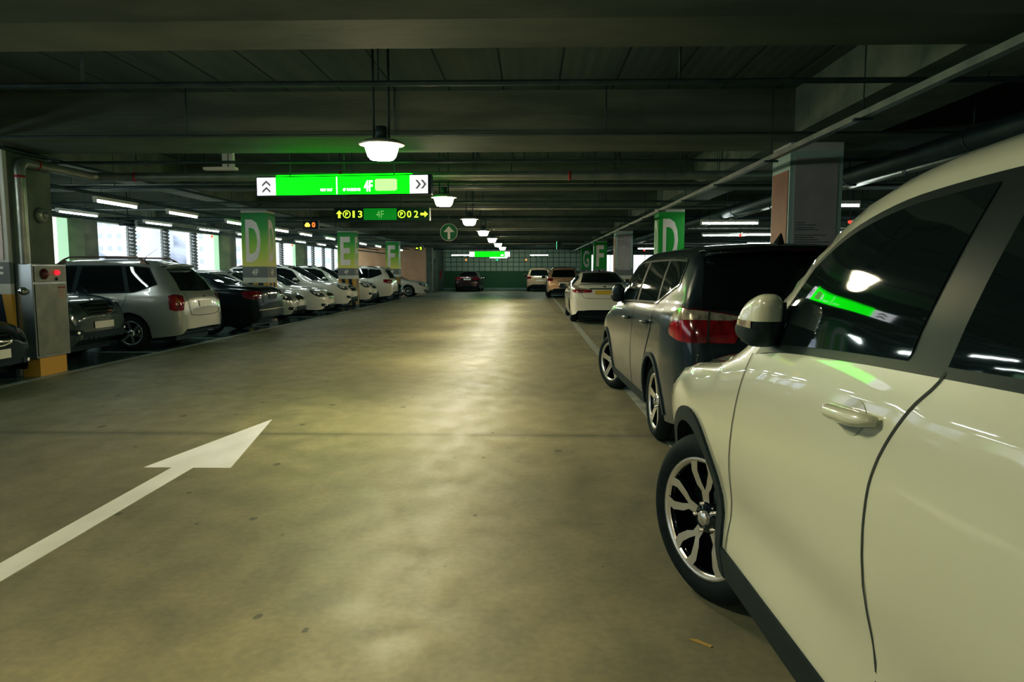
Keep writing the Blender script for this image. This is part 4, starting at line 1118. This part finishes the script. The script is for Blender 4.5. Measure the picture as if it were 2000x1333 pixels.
# small red display
s3 = thing('vacancy_display', 'small black hanging LED box with an amber car symbol and red zero', 'display', (-5.19, 17., 2.54))
m = MB(); m.box(-.18, .18, -.02, .08, -.10, .10); m.build('housing', BLACKM, s3)
m = MB(); m.prism([(-.14, -.04), (-.14, .005), (-.12, .02), (-.105, .05), (-.05, .05), (-.035, .02), (-.015, .005), (-.015, -.04), (-.04, -.04), (-.04, -.055), (-.065, -.055), (-.065, -.04), (-.09, -.04), (-.09, -.055), (-.115, -.055), (-.115, -.04)], lambda u, v, t_: (u, -.022-t_, v), 0, .003); m.build('car_symbol', LEDY, s3, fix=True)
text_part('digit', '0', LEDR, s3, .085, .12, (.07, -.026, 0), bold=.04); rods(s3, (0,), .10, 1.11, .014)
s4 = thing('vacancy_display', 'tiny black LED box with lime digits far down the left of the lane', 'display', (-4.64, 30., 2.40))
m = MB(); m.box(-.17, .17, -.02, .08, -.08, .08); m.build('housing', BLACKM, s4); arrow(s4, (-.09, -.022, 0), .11, PI/2, LED, w_=.2); text_part('digit', '2', LED, s4, .1, .11, (.07, -.026, 0), bold=.04); rods(s4, (0,), .08, 1.25, .012)
# round arrow sign
s5 = thing('round_sign', 'round green hanging sign with a white upward arrow', 'sign', (-2.26, 20., 2.52))
m = MB(); m.lathe([(.24, -.012), (.24, .012)], 40, 'y'); m.build('disc', mat('sign_green', (.01, .20, .04), .4), s5)
m = MB(); m.lathe([(.228, -.016), (.243, -.016), (.243, -.0125), (.228, -.0125), (.228, -.016)], 40, 'y'); m.build('rim', WHITEL, s5)
arrow(s5, (0, -.014, -.01), .36, 0, WHITEL, w_=.10); rods(s5, (0,), .24, 1.13, .012)
# far lit sign
s6 = thing('lit_sign', 'small far lit green hanging sign with white ends near the back wall', 'sign', (-2.55, 45., 2.50))
m = MB(); m.box(-1.28, 1.28, -.02, .12, -.17, .17); m.build('frame', BLACKM, s6)
m = MB(); m.box(-.95, .95, -.024, -.02, -.155, .155); g = m.build('green_face', GREENE, s6)
m = MB(); m.box(-1.26, -.95, -.024, -.02, -.155, .155); a = m.build('arrow_panel', WHITEE, s6); chevron(a, (-1.1, -.024, -.02), .13, True, GREYC)
m = MB(); m.box(.95, 1.26, -.024, -.02, -.155, .155); a = m.build('arrow_panel', WHITEE, s6); chevron(a, (1.1, -.024, 0), .13, False, GREYC)
text_part('lettering', '4F', WHITEE, g, .2, .12, (.78, -.028, -.06), bold=.03); rods(s6, (-.8, .8), .17, .6)
# exit sign
s7 = thing('exit_sign', 'small box exit sign with glowing green left face over the right of the lane', 'sign', (1.12, 30., 2.52))
m = MB(); m.box(-.03, .14, -.12, .20, -.18, .18); m.build('housing', BLACKM, s7)
m = MB(); m.box(-.036, -.03, -.11, .19, -.16, .16); m.build('green_face', mat('exit_green', (.05, .5, .2), .4, 0, 0, (.12, .9, .42), 1.), s7); rods(s7, (.05,), .18, .6)
REDI = mat('red_sign_light', (.6, .03, .02), .3, 0, 0, (1, .06, .04), 1.3)
for (x, y, z, l) in ((6.5, 22.6, 2.55, 'small red light between the tube lights at right'), (5.8, 37., 2.5, 'tiny red light beside the far grey poster column'), (7.4, 17.0, 2.58, 'small red light right of the brown poster')):
    t = thing('red_light', l, 'light', (x, y, z)); m = MB(); m.lathe([(.02, .04), (.045, .03), (.042, 0), (.03, -.03), (0, -.035)], 16); m.build('lens', REDI, t); m = MB(); m.tube([(0, 0, .05), (0, 0, 3.6-z)], .012, 6); m.build('hanger', PIPED, t)
for i, (x, c, l) in enumerate(((-5.1, (1, .3, .1), 'small orange indicator on the back wall at left'), (-2.65, (.05, .9, .4), 'small green indicator on the back wall'), (-.35, (1, .3, .1), 'small orange indicator on the back wall at right'))):
    m = MB(); m.lathe([(.07, 0), (.07, -.03), (.04, -.06), (0, -.065)], 14, 'y', c=(x, Y1-.0, 2.34)); tag(m.build('indicator_light', mat('indicator_%s' % ['orange', 'green', 'orange'][i], c, .3, 0, 0, c, 1.0)), l, 'light')
t = thing('extinguisher_box', 'small red box on the side wall by the dark doorway', 'extinguisher', (-6.84, 54., .9)); m = MB(); m.box(0, .12, 0, .35, 0, .6); m.build('case', REDP, t)

# ------------------------------------------------------------------ floor markings
def flat(name, poly, label, cat, group=None, z=.004, mm=None):
    m = MB(); m.prism(poly, lambda u, v, t_: (u, v, t_), .0005, z); return tag(m.build(name, mm or LINE, fix=True), label, cat, group)
WARROW = noise_mat('arrow_paint', (.62, .64, .60), (.78, .79, .74), 3, (.38, .5), stretch=(1, .4, 1))
flat('floor_arrow', [(-2.62, 1.9), (-2.47, 1.9), (-2.49, 5.12), (-2.21, 5.12), (-2.53, 6.86), (-2.86, 5.12), (-2.65, 5.12)], 'large white straight-ahead arrow painted on the lane floor', 'arrow', None, .004, WARROW)
flat('bay_edge_line', [(-6.72, 3.0), (-6.60, 3.0), (-6.60, 42.5), (-6.72, 42.5)], 'long grey painted line along the front of the left bays', 'floor line')
flat('bay_edge_line', [(1.16, 4.0), (1.29, 4.0), (1.29, 56), (1.16, 56)], 'long grey painted line under the right row of parked cars', 'floor line')
for y in (7.0, 10.15, 12.62, 15.35, 18.6, 22.6, 25.3, 28.2, 32.1, 35.0, 37.7, 40.2):
    flat('bay_divider', [(-12, y-.05), (-6.72, y-.05), (-6.72, y+.05), (-12, y+.05)], 'grey painted divider line between two left parking bays', 'floor line', 'left bay divider lines')
for y in (2.0, 19.4, 25.9, 32.):
    flat('bay_divider', [(1.29, y-.05), (3.4, y-.05), (3.4, y+.05), (1.29, y+.05)], 'grey painted line across the right parking strip', 'floor line', 'right bay divider lines')
for i, y in enumerate((17.2, 16.4, 15.6, 14.75, 13.95)):
    flat('hatch_dash', [(1.40+.0*i, y-.05), (2.9-.12*i, y-.05), (2.9-.12*i, y+.05), (1.40+.0*i, y+.05)], 'short pale hatch bar on the floor between the white saloon and the dark people carrier', 'floor line', 'hatch bars on the right')
# small litter / leaf near the white car
m = MB(); m.prism([(.63, 2.72), (.70, 2.66), (.71, 2.665), (.66, 2.715)], lambda u, v, t_: (u, v, t_), .001, .006); tag(m.build('dry_leaf', mat('leaf_yellow', (.4, .28, .08), .7), fix=True), 'tiny yellow dry leaf on the floor under the white car', 'leaf')
# ------------------------------------------------------------------ the parked cars
CREAM = paint('cream_white_paint', (.47, .505, .42), 0., .30)
SLATE = paint('slate_grey_paint', (.022, .028, .035), .2, .3, .6)
SLATE.node_tree.nodes['Principled BSDF'].inputs['Specular IOR Level'].default_value = .3
WHITEC = paint('white_paint', (.70, .70, .66), 0., .30)
SILVER = paint('silver_paint', (.48, .49, .47), .55, .32)
OLIVE = paint('dark_olive_paint', (.06, .068, .06), .5, .3)
BLACKC = paint('black_paint', (.005, .006, .007), 0., .3, .12)
BLACKC.node_tree.nodes['Principled BSDF'].inputs['Specular IOR Level'].default_value = .2
REDC = paint('dark_red_paint', (.06, .006, .010), .3, .3)
BEIGE = paint('beige_paint', (.66, .43, .27), .3, .32)
WARMW = paint('warm_white_paint', (.80, .58, .40), .1, .32)

UP = PI/2
# near white SUV
SM = [(-.358,1.256),(-.345,1.225),(-.29,1.175),(-.20,1.03),(-.19,.91),(-.20,.70),(-.205,.675),(-.225,.525),(-.25,.42)]
sp = suv_spec(W=1.90, xf=2.34, R=.372, rim=.262, tw=.235, arch=.05, arch_w=.065, sill=.30, cladding=.42, zw=.78, twist=1, alloyd=GLOSSB, alloy=mat('machined_alloy', (.66, .66, .63), .3, .8, .3),
    top=[(-2.40,.82),(-2.37,1.05),(-2.33,1.18),(-2.20,1.40),(-2.04,1.60),(-1.90,1.71),(-1.2,1.775),(-.45,1.79),(-.1,1.775),(.2,1.715),(.44,1.60),(.62,1.48),(.95,1.24),(1.1,1.165),(1.6,1.09),(2.0,1.0),(2.2,.92),(2.30,.80),(2.34,.68)],
    edge=[(-2.40,.60,.05),(-2.25,.72,.07),(-2.0,.75,.07),(-1,.757,.075),(-.2,.757,.075),(.2,.776,.072),(.62,.81,.07),(1.0,.84,.045),(1.9,.76,.05),(2.34,.55,.04)],
    belt=[(-2.3,1.27),(-1.0,1.25),(-.3,1.228),(.5,1.185),(1.0,1.10),(1.6,1.03),(2.0,.94),(2.3,.78)],
    panes=[(-1.85,-1.36,-1.75,-1.30),(-1.26,-.36,-1.22,-.46),(-.22,.66,-.34,.40)], kick=lambda x: 0, chrome=None, glass_hi=.095,
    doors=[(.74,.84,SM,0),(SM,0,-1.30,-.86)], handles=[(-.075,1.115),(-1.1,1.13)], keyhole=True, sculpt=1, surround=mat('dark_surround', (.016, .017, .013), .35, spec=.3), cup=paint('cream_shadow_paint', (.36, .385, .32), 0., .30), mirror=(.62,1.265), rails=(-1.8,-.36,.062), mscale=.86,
    ws=(.93,.0,.74,.66), rw=(.66,1.22,.58,1.56), handle_m=CREAM, rail_m=GLOSSB)
c = Car(sp, CREAM, 'suv_car', 'large cream white SUV filling the right foreground, seen along its side', (1.68, 1.76, 0), UP+math.radians(1.4), steer=math.radians(24))
c.sp['lod'] = 1; c.all(folded=True)
WHITE_SUV = c

# dark people carrier
sp = suv_spec(W=1.84, xf=2.30, xr=-2.30, ax=2.76, R=.335, rim=.235, tw=.225, sill=.24, zw=.70, spokes='five', cladding=.33, arch_m=mat('dark_grey_plastic', (.03, .036, .042), .4), arch_w=.04,
    top=[(-2.30,.86),(-2.28,1.05),(-2.25,1.18),(-2.20,1.35),(-2.12,1.55),(-2.02,1.63),(-1.85,1.665),(-1.0,1.685),(-.1,1.68),(.2,1.64),(.7,1.38),(1.05,1.14),(1.2,1.09),(1.85,.98),(2.15,.88),(2.26,.78),(2.30,.66)],
    edge=[(-2.30,.66,.05),(-2.2,.70,.07),(-2.0,.70,.07),(-1,.70,.075),(0,.69,.075),(.6,.75,.07),(1.1,.80,.05),(1.9,.74,.05),(2.30,.55,.04)],
    belt=[(-2.28,1.19),(-1.0,1.15),(0,1.12),(1.0,1.05),(1.9,.92),(2.28,.76)],
    panes=[(-1.90,-1.42,-1.86,-1.32),(-1.34,-.50,-1.24,-.46),(-.38,.72,-.34,.42)], kick=lambda x: max(0., (-1.35-x))*.26, chrome='all', glass_hi=.075,
    doors=[(.74,.84,-.44,-.36),(-.46,-.38,-1.40,-.96)], handles=[(-.20,.98),(-1.16,1.0)], mirror=(.62,1.18),
    ws=(1.05,.18,.70,.62), rw=(.72,1.17,.66,1.585), handle_m=SLATE, rails=(-1.9,-.1,.02), rail_m=GLOSSB,
    rear=dict(tb=[(14,.93),(45,.93),(74,.97)],tt=[(8,1.12),(30,1.17),(50,1.19),(66,1.10),(78,1.02)],cb=[(16,1.09),(45,1.095),(70,1.06)],ct=[(10,1.115),(30,1.16),(50,1.18),(66,1.10)],plate=.86,low=(.34,.52,.76),
              gaps=[[(-.70,1.18),(-.66,.80),(-.56,.66),(.56,.66),(.66,.80),(.70,1.18)]],badge=1.06,spoiler=(-2.26,1.635,.66,.26),wiper=(1.22,.4),spm=GLOSSB))
del sp['rails']
c = Car(sp, SLATE, 'people_carrier_car', 'dark slate grey people carrier parked ahead of the cream white SUV', (1.90, 7.53, 0), UP+math.radians(1.7), steer=math.radians(20))
c.all(folded=True); c.fin(-1.75)
for sg in (1, -1): c.ribbon('lamp_gap', [(27, .93), (27, 1.16)], .012, 'cr', SEAM, .02, sg)
# white saloon with the yellow plate
sp = sedan_spec(chrome=None)
sp['rear']['pm'] = PLATEY; sp['rear']['low'] = (.24, .39, .72); sp['rear'].update(tb=[(4,.87),(30,.85),(60,.91)], tt=[(4,.955),(40,1.01),(64,.99)], cb=[(6,.93),(34,.94),(52,.955)], ct=[(5,.955),(38,.995),(54,.99)]); sp['W'] = 1.83
c = Car(sp, WHITEC, 'saloon_car', 'white saloon seen from behind with a yellow number plate on the right row', (2.03, 22.1, 0), UP, lod=1)
c.all(); c.fin(-.7)
# silver-beige estate/SUV ahead of it and the warm white hatch
SUVS = suv_spec()
c = Car(suv_spec(W=1.86, spokes='five'), BEIGE, 'suv_car', 'beige silver SUV seen from behind, beyond the white saloon on the right row', (1.80, 41.3, 0), UP, lod=.7); c.all()
c = Car(suv_spec(W=1.82), WARMW, 'suv_car', 'warm white SUV seen from behind near the back wall', (.62, 53.3, 0), UP, lod=.7); c.all()
c = Car(sedan_spec(W=1.86), REDC, 'saloon_car', 'dark red car seen from behind, alone by the green back wall', (-4.45, 53.0, 0), UP, lod=.7); c.all()

# left row
def tall(sp, k):
    for q in ('top', 'belt'): sp[q] = [(x, .45+(z-.45)*k) for x, z in sp[q]]
    if 'front' in sp:
        f = dict(sp['front']); t = lambda z: .45+(z-.45)*k
        h = f['head']; f['head'] = (h[0], h[1], t(h[2]), t(h[3]), h[4]); g = f['grille']; f['grille'] = (g[0], t(g[1]), t(g[2])); f['plate'] = t(f['plate']); sp['front'] = f
    return sp
def nose(sp, x): return x-sp['xf']-.06
def tail(sp, x): return x+sp['xr']-.06 # rz = PI
sp = sedan_spec(chrome=None); c = Car(sp, BLACKC, 'saloon_car', 'black car nose at the far left edge in front of the poster column', (nose(sp, -6.35), 8.25, 0), 0); c.all(rr=False)
sp = suv_spec(spokes='six', cladding=.46, top=[(-2.40,.80),(-2.37,1.0),(-2.33,1.10),(-2.20,1.34),(-2.04,1.56),(-1.90,1.62),(-1.1,1.65),(-.2,1.66),(.1,1.63),(.55,1.42),(1.0,1.10),(1.15,1.06),(1.85,1.0),(2.15,.94),(2.28,.83),(2.33,.70)])
sp['front']['bars'] = 3; tall(sp, 1.14); c = Car(sp, OLIVE, 'suv_car', 'dark olive SUV nosing out from behind the steel hydrant cabinet', (nose(sp, -6.95), 11.45, 0), 0); c.all(rr=False)
# silver wagon
sp = suv_spec(W=1.82, xf=2.25, xr=-2.30, ax=2.70, R=.325, rim=.215, tw=.215, sill=.23, zw=.68, spokes='six', alloy=ALLOY,
    top=[(-2.30,.78),(-2.27,.96),(-2.22,1.06),(-2.08,1.30),(-1.88,1.53),(-1.72,1.62),(-1.0,1.68),(-.2,1.68),(.1,1.65),(.6,1.41),(1.1,1.06),(1.25,1.02),(1.85,.92),(2.12,.82),(2.21,.74),(2.25,.62)],
    edge=[(-2.30,.62,.05),(-2.1,.66,.07),(-1.8,.62,.07),(-1,.62,.075),(0,.62,.075),(.6,.70,.07),(1.1,.78,.05),(1.9,.70,.05),(2.25,.55,.04)],
    belt=[(-2.25,1.06),(-1.0,1.03),(0,1.0),(1.0,.95),(1.9,.84),(2.2,.70)],
    panes=[(-1.82,-1.36,-1.62,-1.20),(-1.28,-.36,-1.12,-.40),(-.28,.72,-.30,.40)], ws=(1.1,.1,.68,.58), rw=(.64,1.09,.54,1.48), chrome=None,
    doors=[(.74,.80,-.34,-.28),(-.36,-.30,-1.32,-.90)], handles=[(-.14,.88),(-1.06,.90)], mirror=(.60,1.02), rails=(-1.6,0.1,.095), rail_m=mat('bronze_rail', (.16, .10, .07), .3, .7),
    rear=dict(tb=[(33,.74),(45,.72),(60,.76)],tt=[(28,1.0),(45,1.04),(62,1.0)],plate=.84,low=(.26,.40,.62),gaps=[[(-.60,1.05),(-.60,.72),(-.55,.62),(.55,.62),(.60,.72),(.60,1.05)]],badge=.97,spoiler=(-2.02,1.585,.54,.26),wiper=(1.1,.4)))
sp.pop('cladding'); c = Car(sp, SILVER, 'estate_car', 'silver estate car with roof rails, seen from behind near the hydrant cabinet', (tail(dict(xr=-2.30), 0)-6.15-2.2+2.3-0.0, 13.68, 0), PI); c.all(fr=False); c.whip(-1.2)
c.root.location.x = -6.32-2.30
sp = sedan_spec(W=1.88, xr=-2.50, chrome='all', top=[(-2.50,.72),(-2.47,.95),(-2.42,1.07),(-2.3,1.10),(-1.85,1.13),(-1.72,1.145),(-1.3,1.30),(-.85,1.43),(-.4,1.48),(0,1.48),(.3,1.43),(.8,1.2),(1.12,1.02),(1.3,.985),(1.9,.90),(2.18,.81),(2.28,.72),(2.32,.62)])
sp['rear'].update(m=REDD, pm=BLACK, tb=[(24,.82),(45,.80),(74,.86)], tt=[(18,.98),(45,1.0),(80,.98)], plate=.85, chrome=[([(-.80,.56),(.80,.56)],.02), ([(-.3,.93),(.3,.93)],.02)])
c = Car(sp, BLACKC, 'saloon_car', 'black saloon seen from behind just left of the letter D column', (-6.22-2.50, 17.05, 0), PI); c.all(fr=False)
sp = hatch_spec(); c = Car(sp, SILVER, 'hatchback_car', 'small silver hatchback facing out, first car right of the left D column', (nose(sp, -6.85), 21.2, 0), 0, lod=.8); c.all(rr=False)
sp = sedan_spec(chrome='all'); sp['front'].update(head=(18, 80, .68, .78, .15)); c = Car(sp, WHITEC, 'saloon_car', 'white saloon facing out between the small silver hatchback and a white SUV', (nose(sp, -6.7), 23.9, 0), 0, lod=.8); c.all(rr=False)
sp = suv_spec(); c = Car(sp, WHITEC, 'suv_car', 'white SUV facing out just left of the letter E column', (nose(sp, -6.6), 26.75, 0), 0, lod=.8); c.all(rr=False)
sp = suv_spec(spokes='six'); c = Car(sp, WHITEC, 'suv_car', 'white SUV facing out just right of the letter E column', (nose(sp, -6.7), 30.75, 0), 0, lod=.7); c.all(rr=False)
sp = suv_spec(spokes='five'); c = Car(sp, WHITEC, 'suv_car', 'white SUV seen from behind between the E and F columns', (-6.35-2.40, 33.5, 0), PI, lod=.7); c.all(fr=False)
sp = sedan_spec(); c = Car(sp, BLACKC, 'saloon_car', 'dark saloon facing out just left of the letter F column', (nose(sp, -6.5), 36.2, 0), 0, lod=.7); c.all(rr=False)
sp = sedan_spec(spokes='ten'); c = Car(sp, WHITEC, 'saloon_car', 'white low saloon facing out right of the letter F column', (nose(sp, -5.95), 41.5, 0), 0, lod=.7); c.all(rr=False)
